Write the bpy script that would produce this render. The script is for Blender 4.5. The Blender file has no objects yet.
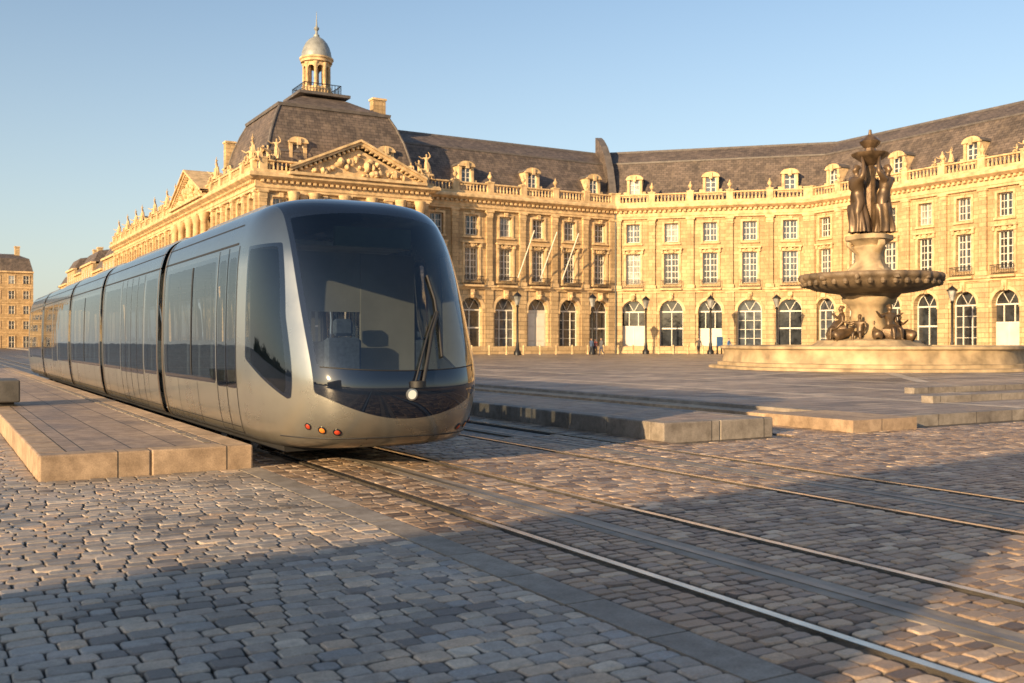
import bpy, math, random
import numpy as np
from mathutils import Vector, Matrix
random.seed(7); RNG=np.random.default_rng(5)
scene=bpy.context.scene
TH=math.radians(30.3)
SUN_EL=math.radians(13.5)
sdx,sdy=-.92,-.392
SUN=Vector((sdx*math.cos(SUN_EL),sdy*math.cos(SUN_EL),math.sin(SUN_EL))).normalized()

# ------------------------------------------------------------------ materials
def newmat(name):
    m=bpy.data.materials.new(name); m.use_nodes=True
    nt=m.node_tree; nt.nodes.clear()
    out=nt.nodes.new('ShaderNodeOutputMaterial')
    return m,nt,out
class NB:
    def __init__(s,nt): s.nt=nt
    def n(s,t,**kw):
        x=s.nt.nodes.new(t)
        for k,v in kw.items(): setattr(x,k,v)
        return x
    def l(s,a,b): s.nt.links.new(a,b)
    def val(s,inp,v):
        if hasattr(v,'is_linked') : s.l(v,inp)
        else: inp.default_value=v
    def noise(s,vec,scale,detail=4,rough=.55,dist=0):
        x=s.n('ShaderNodeTexNoise'); x.inputs['Scale'].default_value=scale; x.inputs['Detail'].default_value=detail
        x.inputs['Roughness'].default_value=rough; x.inputs['Distortion'].default_value=dist
        if vec is not None: s.l(vec,x.inputs['Vector'])
        return x.outputs['Fac']
    def ramp(s,fac,stops):
        r=s.n('ShaderNodeValToRGB'); e=r.color_ramp.elements
        while len(e)<len(stops): e.new(.5)
        for i,(p,c) in enumerate(stops):
            e[i].position=p; e[i].color=(c[0],c[1],c[2],1) if len(c)==3 else c
        s.l(fac,r.inputs['Fac']); return r.outputs['Color']
    def mix(s,f,a,b,mode='MIX'):
        x=s.n('ShaderNodeMix',data_type='RGBA',blend_type=mode)
        s.val(x.inputs[0],f)
        for i,v in ((6,a),(7,b)):
            if hasattr(v,'is_linked'): s.l(v,x.inputs[i])
            else: x.inputs[i].default_value=(v[0],v[1],v[2],1)
        return x.outputs[2]
    def math(s,op,a,b=0.0,clamp=False):
        x=s.n('ShaderNodeMath',operation=op); x.use_clamp=clamp
        s.val(x.inputs[0],a); s.val(x.inputs[1],b); return x.outputs[0]
    def mr(s,v,a,b,c=0,d=1):
        x=s.n('ShaderNodeMapRange'); s.val(x.inputs[0],v)
        for i,k in enumerate((a,b,c,d)): x.inputs[i+1].default_value=k
        return x.outputs[0]
    def bump(s,h,strength=.3,dist=.02):
        b=s.n('ShaderNodeBump'); b.inputs['Strength'].default_value=strength; b.inputs['Distance'].default_value=dist
        s.l(h,b.inputs['Height']); return b.outputs['Normal']
    def pbsdf(s,col,rough=.6,metal=0,normal=None,spec=.5,coat=0):
        p=s.n('ShaderNodeBsdfPrincipled')
        if hasattr(col,'is_linked'): s.l(col,p.inputs['Base Color'])
        else: p.inputs['Base Color'].default_value=(col[0],col[1],col[2],1)
        s.val(p.inputs['Roughness'],rough); s.val(p.inputs['Metallic'],metal)
        p.inputs['Specular IOR Level'].default_value=spec
        p.inputs['Coat Weight'].default_value=coat; p.inputs['Coat Roughness'].default_value=.05
        if normal is not None: s.l(normal,p.inputs['Normal'])
        return p.outputs[0]
def simple(name,col,rough=.6,metal=0,var=.25,scale=3,bump=.0,spec=.5,coat=0,detail=5):
    m,nt,out=newmat(name); b=NB(nt)
    pos=b.n('ShaderNodeTexCoord').outputs['Object']
    f=b.noise(pos,scale,detail)
    lo=[c*(1-var) for c in col]; hi=[min(1,c*(1+var)) for c in col]
    c=b.ramp(f,[(.3,lo),(.7,hi)])
    nrm=None
    if bump: nrm=b.bump(b.noise(pos,scale*6,6),bump,.02)
    b.l(b.pbsdf(c,rough,metal,nrm,spec,coat),out.inputs[0]); return m
def stone_wall(name,base,dark,bw=.95,bh=.4,groove=.25,rough=.85):
    m,nt,out=newmat(name); b=NB(nt)
    tc=b.n('ShaderNodeTexCoord'); uv=tc.outputs['UV']; pos=tc.outputs['Object']
    br=b.n('ShaderNodeTexBrick'); b.l(uv,br.inputs['Vector'])
    br.inputs['Scale'].default_value=1; br.inputs['Brick Width'].default_value=bw; br.inputs['Row Height'].default_value=bh
    br.inputs['Mortar Size'].default_value=.024; br.inputs['Mortar Smooth'].default_value=.4
    br.inputs['Color1'].default_value=(*[c*1.13 for c in base],1); br.inputs['Color2'].default_value=(*[c*.78 for c in base],1)
    br.inputs['Mortar'].default_value=(*[c*(1-groove*1.7) for c in base],1)
    n1=b.noise(pos,.35,6,.65); st=b.mr(n1,.42,.72)
    mp=b.n('ShaderNodeMapping'); mp.inputs['Scale'].default_value=(2.2,2.2,.18); b.l(pos,mp.inputs[0])
    n2=b.mr(b.noise(mp.outputs[0],1.2,5,.6),.52,.75)
    c=b.mix(b.math('MULTIPLY',st,.68),br.outputs['Color'],dark)
    c=b.mix(b.math('MULTIPLY',n2,.7),c,dark)
    n3=b.noise(pos,6,5); c=b.mix(.3,c,b.ramp(n3,[(.3,(.4,.4,.4)),(.7,(1.1,1.1,1.1))]),'MULTIPLY')
    h=b.math('SUBTRACT',b.math('MULTIPLY',n3,.25),br.outputs['Fac'])
    b.l(b.pbsdf(c,rough,0,b.bump(h,.6,.04),.25),out.inputs[0]); return m
M={}
M['stone']=stone_wall('limestone',(.60,.43,.24),(.26,.17,.09))
M['rust']=stone_wall('rusticated_limestone',(.59,.43,.245),(.30,.205,.115),1.4,.46,.42)
M['trim']=simple('carved_limestone',(.58,.42,.24),.85,0,.35,1.5,.4,.2)
m,nt,out=newmat('slate_roof'); b=NB(nt); tc=b.n('ShaderNodeTexCoord')
br=b.n('ShaderNodeTexBrick'); b.l(tc.outputs['UV'],br.inputs['Vector']); br.inputs['Scale'].default_value=1
br.inputs['Brick Width'].default_value=.55; br.inputs['Row Height'].default_value=.32; br.inputs['Mortar Size'].default_value=.02
br.inputs['Color1'].default_value=(.095,.078,.070,1); br.inputs['Color2'].default_value=(.165,.135,.12,1); br.inputs['Mortar'].default_value=(.05,.042,.04,1)
n1=b.noise(tc.outputs['Object'],.5,7,.7)
mp=b.n('ShaderNodeMapping'); mp.inputs['Scale'].default_value=(1.5,1.5,.2); b.l(tc.outputs['Object'],mp.inputs[0])
n2=b.noise(mp.outputs[0],1.3,5,.6)
c=b.mix(.8,br.outputs['Color'],b.ramp(n1,[(.3,(.5,.5,.5)),(.7,(1.4,1.3,1.2))]),'MULTIPLY')
c=b.mix(b.math('MULTIPLY',b.mr(n2,.5,.7),.5),c,(.24,.185,.14))
b.l(b.pbsdf(c,.65,0,b.bump(br.outputs['Fac'],.5,-.02),.35),out.inputs[0]); M['slate']=m
M['lead']=simple('lead_sheet',(.28,.29,.28),.5,.2,.3,1.5)
M['ridge']=simple('dark_ridge_lead',(.12,.105,.098),.6,.1,.3,1.5)
M['white']=simple('white_painted_wood',(.70,.66,.58),.5,0,.08,2)
M['dark']=simple('dark_interior',(.02,.02,.022),.6)
M['iron']=simple('wrought_iron',(.03,.03,.033),.45,.6)
M['plaster']=simple('cream_door_paint',(.62,.58,.50),.5,0,.12,1)
def winglass(name,col,r=.06):
    m,nt,out=newmat(name); b=NB(nt); pos=b.n('ShaderNodeTexCoord').outputs['Object']
    f=b.noise(pos,1.3,2); c=b.ramp(f,[(.35,[x*.6 for x in col]),(.65,[x*1.5 for x in col])])
    nr=b.bump(b.noise(pos,1.0,2),.12,.05)
    b.l(b.pbsdf(c,r,0,nr,1.0),out.inputs[0]); return m
M['gl1']=winglass('window_glass',(.06,.07,.085)); M['gl2']=winglass('window_glass_curtained',(.24,.245,.24),.15); M['gl3']=winglass('window_glass_dark',(.03,.034,.04))
M['bronze']=simple('patinated_bronze',(.13,.085,.05),.42,.45,.5,2.5,.5)
M['fstone']=simple('fountain_stone',(.37,.275,.165),.75,0,.45,1.2,.5)
M['bowl']=simple('weathered_basin_stone',(.14,.10,.064),.6,0,.5,1.5,.5)
def granite(name,c1,c2,rough,bw,bh,rot=0):
    m,nt,out=newmat(name); b=NB(nt); tc=b.n('ShaderNodeTexCoord'); pos=tc.outputs['Object']
    mp=b.n('ShaderNodeMapping'); mp.inputs['Rotation'].default_value=(0,0,rot); b.l(pos,mp.inputs[0])
    br=b.n('ShaderNodeTexBrick'); b.l(mp.outputs[0],br.inputs['Vector']); br.inputs['Scale'].default_value=1
    br.inputs['Brick Width'].default_value=bw; br.inputs['Row Height'].default_value=bh; br.inputs['Mortar Size'].default_value=.008
    br.inputs['Color1'].default_value=(*c1,1); br.inputs['Color2'].default_value=(*c2,1); br.inputs['Mortar'].default_value=(.05,.045,.04,1)
    n=b.noise(pos,60,4,.7); n2=b.noise(pos,.8,6,.65); n4=b.noise(pos,5,6,.7)
    c=b.mix(.5,br.outputs['Color'],b.ramp(n,[(.3,(.45,.45,.45)),(.7,(1.3,1.3,1.3))]),'MULTIPLY')
    c=b.mix(.8,c,b.ramp(n2,[(.3,(.55,.53,.51)),(.7,(1.28,1.27,1.25))]),'MULTIPLY')
    c=b.mix(.7,c,b.ramp(n4,[(.35,(.55,.53,.5)),(.6,(1.15,1.15,1.15))]),'MULTIPLY')
    h=b.math('SUBTRACT',b.math('MULTIPLY',n,.2),br.outputs['Fac'])
    b.l(b.pbsdf(c,b.mr(n2,.3,.7,rough-.1,rough+.15),0,b.bump(h,.5,.008),.5),out.inputs[0]); return m
M['granite']=granite('granite_slabs',(.43,.325,.25),(.33,.25,.20),.6,.9,.5,math.pi/2)
M['kerb']=granite('granite_kerb',(.48,.35,.235),(.38,.275,.19),.65,1.2,30)
M['kerbs']=granite('granite_kerb_grey',(.32,.28,.24),(.26,.225,.195),.65,1.1,30)

def cobble(name,stops,rough=.5):
    m,nt,out=newmat(name); b=NB(nt); tc=b.n('ShaderNodeTexCoord'); pos=tc.outputs['Object']
    at=b.n('ShaderNodeAttribute',attribute_name='rnd')
    c=b.ramp(at.outputs['Fac'],stops)
    n=b.noise(pos,70,5,.75); n2=b.noise(pos,.55,6,.65); n3=b.noise(pos,12,5,.65)
    c=b.mix(.55,c,b.ramp(n,[(.3,(.45,.45,.45)),(.7,(1.4,1.4,1.4))]),'MULTIPLY')
    c=b.mix(.85,c,b.ramp(n2,[(.32,(.55,.54,.53)),(.68,(1.28,1.26,1.24))]),'MULTIPLY')
    c=b.mix(.5,c,b.ramp(n3,[(.35,(.5,.48,.46)),(.6,(1.18,1.18,1.18))]),'MULTIPLY')
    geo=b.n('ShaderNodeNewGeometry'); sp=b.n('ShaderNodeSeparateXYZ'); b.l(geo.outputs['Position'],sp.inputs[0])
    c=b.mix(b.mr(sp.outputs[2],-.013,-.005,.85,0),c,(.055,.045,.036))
    r=b.math('ADD',b.mr(n2,.3,.7,rough-.1,rough+.1),b.mr(n3,.3,.7,-.1,.12))
    b.l(b.pbsdf(c,r,0,b.bump(b.math('ADD',n,b.math('MULTIPLY',n3,1.3)),.6,.005),.5),out.inputs[0]); return m
M['cobA']=cobble('grey_setts',[(0,(.17,.15,.14)),(.2,(.31,.275,.24)),(.45,(.42,.345,.285)),(.6,(.30,.29,.285)),(.8,(.47,.40,.325)),(.93,(.52,.385,.275)),(1,(.62,.53,.43))],.5)
M['cobB']=cobble('brown_setts',[(0,(.11,.078,.060)),(.25,(.25,.175,.12)),(.5,(.35,.245,.165)),(.65,(.24,.195,.165)),(.85,(.44,.31,.205)),(1,(.58,.45,.33))],.42)
def farpave(name,c1,c2,bw,bh):
    m,nt,out=newmat(name); b=NB(nt); tc=b.n('ShaderNodeTexCoord'); pos=tc.outputs['Object']
    nz=b.n('ShaderNodeTexNoise'); nz.inputs['Scale'].default_value=3; b.l(pos,nz.inputs['Vector'])
    va=b.n('ShaderNodeVectorMath',operation='MULTIPLY_ADD'); b.l(nz.outputs['Color'],va.inputs[0]); va.inputs[1].default_value=(.06,.06,0); b.l(pos,va.inputs[2])
    br=b.n('ShaderNodeTexBrick'); b.l(va.outputs[0],br.inputs['Vector']); br.inputs['Scale'].default_value=1
    br.inputs['Brick Width'].default_value=bw; br.inputs['Row Height'].default_value=bh; br.inputs['Mortar Size'].default_value=.02
    br.inputs['Color1'].default_value=(*c1,1); br.inputs['Color2'].default_value=(*c2,1); br.inputs['Mortar'].default_value=(.045,.04,.036,1)
    n=b.noise(pos,25,5,.7); n2=b.noise(pos,.3,7,.7)
    mpb=b.n('ShaderNodeMapping'); mpb.inputs['Scale'].default_value=(.12,.5,1); b.l(pos,mpb.inputs[0]); n5=b.noise(mpb.outputs[0],1,6,.7)
    c=b.mix(.6,br.outputs['Color'],b.ramp(n,[(.3,(.5,.5,.5)),(.7,(1.3,1.3,1.3))]),'MULTIPLY')
    c=b.mix(.9,c,b.ramp(n2,[(.32,(.5,.5,.5)),(.68,(1.35,1.32,1.28))]),'MULTIPLY')
    c=b.mix(.9,c,b.ramp(n5,[(.38,(.45,.45,.45)),(.62,(1.45,1.4,1.33))]),'MULTIPLY')
    h=b.math('SUBTRACT',b.math('MULTIPLY',n,.3),br.outputs['Fac'])
    b.l(b.pbsdf(c,b.mr(n2,.3,.7,.3,.6),0,b.bump(h,.8,.02),.5),out.inputs[0]); return m
M['ground']=farpave('ground_setts',(.20,.175,.155),(.13,.11,.10),.24,.15)
M['plaza']=farpave('plaza_paving',(.45,.365,.29),(.20,.165,.14),.9,.5)
M['band']=simple('pale_stone_band',(.50,.41,.31),.55,0,.3,2,.3)
M['steel']=simple('rail_steel',(.55,.48,.40),.2,.9,.3,4)
M['groove']=simple('rail_groove',(.02,.018,.016),.8)
M['concrete']=simple('weathered_concrete',(.25,.21,.17),.65,0,.4,3,.4)
M['darkblock']=simple('dark_granite_block',(.09,.085,.08),.6,0,.3,4,.3)
M['black']=simple('black_rubber',(.018,.018,.02),.6,0,.2,3)
M['blackgloss']=simple('gloss_black_panel',(.008,.009,.012),.08,0,.2,3,0,.8)
M['silver']=simple('silver_paint',(.40,.41,.41),.28,.75,.05,2,0,.5,.5)
M['grey']=simple('grey_plastic',(.18,.19,.21),.5,0,.1,3)
M['seat']=simple('seat_fabric',(.13,.17,.25),.8,0,.3,20)
M['redlens']=simple('red_lens',(.45,.05,.02),.12,0,.1,3,0,.8)
M['amber']=simple('amber_lens',(.7,.22,.03),.12,0,.1,3,0,.8)
m,nt,out=newmat('headlight_lamp'); b=NB(nt); em=b.n('ShaderNodeEmission'); em.inputs[0].default_value=(1,.82,.55,1); em.inputs[1].default_value=1.1
b.l(em.outputs[0],out.inputs[0]); M['lamp']=m
m,nt,out=newmat('water'); b=NB(nt); pos=b.n('ShaderNodeTexCoord').outputs['Object']
b.l(b.pbsdf((.03,.045,.045),.06,0,b.bump(b.noise(pos,2,4),.3,.05),.5),out.inputs[0]); M['water']=m

# tram skin
m,nt,out=newmat('tram_skin'); b=NB(nt)
g=b.n('ShaderNodeAttribute',attribute_name='g').outputs['Fac']; bk=b.n('ShaderNodeAttribute',attribute_name='bk').outputs['Fac']
sep=b.n('ShaderNodeSeparateXYZ'); tc=b.n('ShaderNodeTexCoord'); b.l(tc.outputs['Object'],sep.inputs[0])
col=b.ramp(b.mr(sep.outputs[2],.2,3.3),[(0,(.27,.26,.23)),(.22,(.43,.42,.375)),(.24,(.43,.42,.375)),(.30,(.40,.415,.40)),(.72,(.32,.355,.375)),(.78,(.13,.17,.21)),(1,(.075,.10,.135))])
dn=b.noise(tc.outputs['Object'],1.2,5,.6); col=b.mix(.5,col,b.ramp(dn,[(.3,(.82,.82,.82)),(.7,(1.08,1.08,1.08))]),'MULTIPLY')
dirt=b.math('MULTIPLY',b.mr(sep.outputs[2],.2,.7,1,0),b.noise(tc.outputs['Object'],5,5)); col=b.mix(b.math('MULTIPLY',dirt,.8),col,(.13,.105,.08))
wv=b.bump(b.noise(tc.outputs['Object'],.9,2),.06,.05)
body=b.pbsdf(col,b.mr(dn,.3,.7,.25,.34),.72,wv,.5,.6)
blk=b.pbsdf((.006,.010,.022),.05,0,None,.8,.5)
tr=b.n('ShaderNodeBsdfTransparent'); tr.inputs[0].default_value=(.42,.46,.48,1)
gs=b.n('ShaderNodeBsdfGlossy'); gs.inputs['Roughness'].default_value=.012; gs.inputs[0].default_value=(.95,.97,1,1); b.l(wv,gs.inputs['Normal'])
fr=b.n('ShaderNodeFresnel'); fr.inputs[0].default_value=1.8
gm=b.n('ShaderNodeMixShader'); b.l(fr.outputs[0],gm.inputs[0]); b.l(tr.outputs[0],gm.inputs[1]); b.l(gs.outputs[0],gm.inputs[2])
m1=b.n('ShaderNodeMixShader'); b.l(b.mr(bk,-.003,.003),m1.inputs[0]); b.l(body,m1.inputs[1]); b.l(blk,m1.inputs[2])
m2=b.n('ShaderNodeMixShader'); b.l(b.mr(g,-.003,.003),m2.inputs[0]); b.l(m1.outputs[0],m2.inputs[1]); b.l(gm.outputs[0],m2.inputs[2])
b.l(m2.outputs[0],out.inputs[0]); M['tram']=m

# ------------------------------------------------------------------ helpers
def link(o,parent=None):
    scene.collection.objects.link(o)
    if parent is not None: o.parent=parent
    return o
def empty(name,loc=(0,0,0)):
    o=bpy.data.objects.new(name,None); o.empty_display_size=.5; link(o); return o
class Frame:
    def __init__(s,P0,P1,z0=0):
        s.P=Vector((P0[0],P0[1])); d=Vector((P1[0]-P0[0],P1[1]-P0[1])); s.L=d.length; s.U=d/s.L; s.N=Vector((s.U.y,-s.U.x)); s.z0=z0
    def pt(s,u,v,z):
        p=s.P+s.U*u+s.N*v; return (p.x,p.y,z+s.z0)
WF=Frame((0,0),(1,0)); WF.N=Vector((0,1))
class Acc:
    def __init__(s): s.v=[]; s.f=[]
    def face(s,pts):
        n=len(s.v); s.v.extend([tuple(p) for p in pts]); s.f.append(tuple(range(n,n+len(pts))))
    def box(s,fr,u0,u1,v0,v1,z0,z1):
        n=len(s.v)
        for (u,v,z) in ((u0,v0,z0),(u1,v0,z0),(u1,v1,z0),(u0,v1,z0),(u0,v0,z1),(u1,v0,z1),(u1,v1,z1),(u0,v1,z1)):
            s.v.append(fr.pt(u,v,z))
        for q in ((0,3,2,1),(4,5,6,7),(0,1,5,4),(1,2,6,5),(2,3,7,6),(3,0,4,7)): s.f.append(tuple(n+i for i in q))
    def rect(s,fr,u0,u1,z0,z1,v=0): s.face([fr.pt(u0,v,z0),fr.pt(u1,v,z0),fr.pt(u1,v,z1),fr.pt(u0,v,z1)])
    def grid(s,rows,closed=False):
        n=len(s.v); R=len(rows); C=len(rows[0])
        for r in rows: s.v.extend([tuple(p) for p in r])
        for i in range(R-1):
            for j in range(C if closed else C-1):
                k=(j+1)%C; s.f.append((n+i*C+j,n+i*C+k,n+(i+1)*C+k,n+(i+1)*C+j))
    def lathe(s,c,prof,seg=16,mod=None,rot=0):
        rows=[]
        for (r,z) in prof:
            row=[]
            for j in range(seg):
                a=2*math.pi*j/seg+rot; rr=r*(mod(a,z,r) if mod else 1)
                row.append((c[0]+rr*math.cos(a),c[1]+rr*math.sin(a),c[2]+z))
            rows.append(row)
        s.grid(rows,True)
    def build(s,name,mat,parent=None,smooth=False):
        me=bpy.data.meshes.new(name); me.from_pydata(s.v,[],s.f)
        me.materials.append(mat)
        uvl=me.uv_layers.new(name='UVMap'); co=np.array(s.v,dtype=float)
        uv=np.zeros((len(me.loops),2)); k=0
        for p in me.polygons:
            n=p.normal
            h=math.hypot(n.x,n.y)
            vs=list(p.vertices)
            if h<.3:
                for i in vs: uv[k]=(co[i,0],co[i,1]); k+=1
            else:
                tx,ty=-n.y/h,n.x/h
                for i in vs: uv[k]=(co[i,0]*tx+co[i,1]*ty, co[i,2] if h>.95 else co[i,2]/h); k+=1
        uvl.data.foreach_set('uv',uv.ravel())
        if smooth: me.polygons.foreach_set('use_smooth',[True]*len(me.polygons))
        o=bpy.data.objects.new(name,me); link(o,parent)
        if smooth:
            try:
                me.set_sharp_from_angle(angle=math.radians(40))
            except Exception: pass
        return o
def loft(acc,path,prof,i0,i1,z0=0):
    P=[Vector(p) for p in path]; N=[]
    for i in range(len(P)-1):
        d=(P[i+1]-P[i]).normalized(); N.append(Vector((d.y,-d.x)))
    off=[]
    for i in range(len(P)):
        if i==0: off.append(N[0])
        elif i==len(P)-1: off.append(N[-1])
        else: off.append((N[i-1]+N[i])/(1+N[i-1].dot(N[i])))
    for i in range(i0,i1):
        rows=[]
        for (v,z) in prof:
            a=P[i]+off[i]*v; c=P[i+1]+off[i+1]*v
            rows.append([(a.x,a.y,z+z0),(c.x,c.y,z+z0)])
        for r in range(len(rows)-1):
            acc.face([rows[r][0],rows[r][1],rows[r+1][1],rows[r+1][0]])
def tube(name,pts,r,mat,parent,cyc=False):
    cu=bpy.data.curves.new(name,'CURVE'); cu.dimensions='3D'; cu.bevel_depth=r; cu.bevel_resolution=3
    sp=cu.splines.new('POLY'); sp.points.add(len(pts)-1)
    for i,p in enumerate(pts): sp.points[i].co=(p[0],p[1],p[2],1)
    sp.use_cyclic_u=cyc; cu.use_fill_caps=True; cu.materials.append(mat)
    o=bpy.data.objects.new(name,cu); return link(o,parent)
def lump(acc,c,r,seed):
    rg=random.Random(seed); rows=[]
    sx,sy,sz=[rg.uniform(.6,1.4) for _ in range(3)]
    for i in range(7):
        t=math.pi*i/6; rows.append([(c[0]+r*sx*math.sin(t)*math.cos(p)*rg.uniform(.8,1.15),c[1]+r*sy*math.sin(t)*math.sin(p)*rg.uniform(.8,1.15),c[2]+r*sz*math.cos(t)) for p in [k*math.pi/4 for k in range(8)]])
    acc.grid(rows,True)

# ------------------------------------------------------------------ palace
class Parts:
    def __init__(s,name): s.name=name; s.a={}
    def __getitem__(s,k):
        if k not in s.a: s.a[k]=Acc()
        return s.a[k]
    def finish(s):
        e=empty(s.name)
        mats={'walls':'stone','ground_storey':'rust','trim':'trim','roof':'slate','roof_lead':'ridge','window_frames':'white','glass':'gl1','glass_b':'gl2','glass_c':'gl3','ironwork':'iron','doors':'plaster','dark_doors':'dark','chimney':'stone','urns':'trim','lantern':'trim','dome':'lead'}
        for k,a in s.a.items():
            if a.f: a.build(k,M[mats[k]],e,smooth=k in('urns','dome','lantern'))
        return e
def pick_glass(P):
    return P[random.choice(['glass','glass','glass_b','glass_c'])]
def window(P,fr,c,hw,z0,z1,rows=4,v=-.45,frame=.1):
    g=pick_glass(P); g.rect(fr,c-hw,c+hw,z0,z1,v)
    f=P['window_frames']; t=frame
    f.box(fr,c-hw,c-hw+t,v+.003,v+.09,z0,z1); f.box(fr,c+hw-t,c+hw,v+.003,v+.09,z0,z1)
    f.box(fr,c-hw+t,c+hw-t,v+.003,v+.087,z0,z0+t); f.box(fr,c-hw+t,c+hw-t,v+.003,v+.087,z1-t,z1)
    f.box(fr,c-.06,c+.06,v+.003,v+.1,z0+t,z1-t)
    for i in range(1,rows):
        z=z0+(z1-z0)*i/rows
        f.box(fr,c-hw+t,c-.062,v+.003,v+.06,z-.035,z+.035); f.box(fr,c+.062,c+hw-t,v+.003,v+.06,z-.035,z+.035)
    if hw>.6:
        for x in (-hw/2,hw/2): f.box(fr,c+x-.02,c+x+.02,v+.003,v+.055,z0+t,z1-t)
def opening_wall(A,fr,u0,u1,z0,z1,c,hw,a,b,depth=.45):
    A.rect(fr,u0,c-hw,z0,z1); A.rect(fr,c+hw,u1,z0,z1)
    A.rect(fr,c-hw,c+hw,z0,a); A.rect(fr,c-hw,c+hw,b,z1)
    for uu in (c-hw,c+hw): A.face([fr.pt(uu,0,a),fr.pt(uu,-depth,a),fr.pt(uu,-depth,b),fr.pt(uu,0,b)])
    for zz in (a,b): A.face([fr.pt(c-hw,0,zz),fr.pt(c+hw,0,zz),fr.pt(c+hw,-depth,zz),fr.pt(c-hw,-depth,zz)])
def bay(P,fr,u0,u1,detail=True,kind=None):
    c=(u0+u1)/2; w=u1-u0
    G=P['ground_storey']; a=min(1.32,w*.32); zs=4.75; top=6.9; n=14
    A=[(c-a*math.cos(math.pi*i/n),zs+a*math.sin(math.pi*i/n)) for i in range(n+1)]
    G.rect(fr,u0,c-a,0,zs); G.rect(fr,c+a,u1,0,zs); G.rect(fr,u0,c-a,zs,top); G.rect(fr,c+a,u1,zs,top)
    D=.7
    for i in range(n):
        (x0,q0),(x1,q1)=A[i],A[i+1]
        G.face([fr.pt(x0,0,q0),fr.pt(x1,0,q1),fr.pt(x1,0,top),fr.pt(x0,0,top)])
        G.face([fr.pt(x0,0,q0),fr.pt(x1,0,q1),fr.pt(x1,-D,q1),fr.pt(x0,-D,q0)])
    for uu in (c-a,c+a): G.face([fr.pt(uu,0,0),fr.pt(uu,-D,0),fr.pt(uu,-D,zs),fr.pt(uu,0,zs)])
    T=P['trim']
    ro=a+.3
    for i in range(n):
        t0,t1=math.pi*i/n,math.pi*(i+1)/n
        p=[(c-a*math.cos(t0),zs+a*math.sin(t0)),(c-a*math.cos(t1),zs+a*math.sin(t1)),(c-ro*math.cos(t1),zs+ro*math.sin(t1)),(c-ro*math.cos(t0),zs+ro*math.sin(t0))]
        T.face([fr.pt(x,.09,z) for x,z in p])
        T.face([fr.pt(p[3][0],.09,p[3][1]),fr.pt(p[2][0],.09,p[2][1]),fr.pt(p[2][0],0,p[2][1]),fr.pt(p[3][0],0,p[3][1])])
        T.face([fr.pt(p[0][0],.09,p[0][1]),fr.pt(p[1][0],.09,p[1][1]),fr.pt(p[1][0],0,p[1][1]),fr.pt(p[0][0],0,p[0][1])])
    T.box(fr,c-.24,c+.24,.003,.28,zs+a-.12,top-.03)
    if detail:
        sd=int(u0*10)
        lump(P['urns'],fr.pt(c,.36,zs+a+.28),.26,sd+1); lump(P['urns'],fr.pt(c,.42,zs+a+.05),.15,sd+2)
        for k_ in range(5):
            lump(P['urns'],fr.pt(c-.5+.25*k_,.14,11.62-.12*math.sin(math.pi*k_/4)),.12,sd+k_)
        for k_ in (-1,0,1): lump(P['urns'],fr.pt(c+.16*k_,.2,15.06),.12,sd+k_+9)
    T.box(fr,u0+.003,c-a-.003,.003,.12,zs-.3,zs-.02); T.box(fr,c+a+.003,u1-.003,.003,.12,zs-.3,zs-.02)
    k=kind or random.choice(['glass','glass','shop','shop','shut'])
    g=P[random.choice(['glass','glass_c'])] if k!='shop' else P['glass_c']
    g.face([fr.pt(c-a,-D+.02,0)]+[fr.pt(x,-D+.02,z) for x,z in A]+[fr.pt(c+a,-D+.02,0)])
    F=P['window_frames']; v=-D+.03
    F.box(fr,c-a,c+a,v,v+.12,zs-.1,zs+.04)
    for ang in (60,120):
        x=math.cos(math.radians(ang)); z=math.sin(math.radians(ang))
        pp=[(c+x*.1-z*.03,zs+z*.1+x*.03),(c+x*a-z*.03,zs+z*a+x*.03),(c+x*a+z*.03,zs+z*a-x*.03),(c+x*.1+z*.03,zs+z*.1-x*.03)]
        F.face([fr.pt(q,v+.06,w_) for q,w_ in pp])
    for i in range(n):
        (x0,q0),(x1,q1)=A[i],A[i+1]
        s_=.94
        F.face([fr.pt(x0,v+.07,q0),fr.pt(x1,v+.07,q1),fr.pt(c+(x1-c)*s_,v+.07,zs+(q1-zs)*s_),fr.pt(c+(x0-c)*s_,v+.07,zs+(q0-zs)*s_)])
    if k=='glass':
        for x in (-a+.05,-a*.36,a*.36,a-.05): F.box(fr,c+x-.04,c+x+.04,v,v+.1,0,zs-.11)
        for z in (.6,1.7,2.7,3.7): F.box(fr,c-a+.1,c+a-.1,v,v+.07,z-.025,z+.025)
        P['doors'].box(fr,c-a+.1,c+a-.1,v,v+.05,.0,.56)
    elif k=='shop':
        for x in (-a+.05,0,a-.05): F.box(fr,c+x-.04,c+x+.04,v,v+.1,0,zs-.11)
        F.box(fr,c-a+.1,c+a-.1,v,v+.09,2.75,2.9)
        P['dark_doors'].box(fr,c-a+.1,c+a-.1,v,v+.05,.0,.7)
    elif k=='shut':
        h_=random.choice([2.4,2.7,3.0])
        P['doors'].box(fr,c-a+.02,c+a-.02,v,v+.1,0.02,h_)
        F.box(fr,c-.05,c+.05,v+.1,v+.14,.1,h_)
        for x in (-a*.4,a*.4): F.box(fr,c+x-.04,c+x+.04,v,v+.09,h_+.15,zs-.11)
        F.box(fr,c-a+.05,c+a-.05,v,v+.14,h_,h_+.13)
    else:
        P['doors'].box(fr,c-a+.02,c-.02,v,v+.1,0.02,zs-.11); P['doors'].box(fr,c+.02,c+a-.02,v,v+.1,0.02,zs-.11)
        for z0,z1 in ((.3,1.3),(1.5,2.9),(3.1,4.4)):
            for sx in(-1,1):
                x0,x1=sorted((c+sx*.2,c+sx*(a-.2))); F.box(fr,x0,x1,v+.1,v+.13,z0,z1)
    W=P['walls']; hw=.82
    opening_wall(W,fr,u0,u1,7.35,12.0,c,hw,7.9,11.35)
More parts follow.
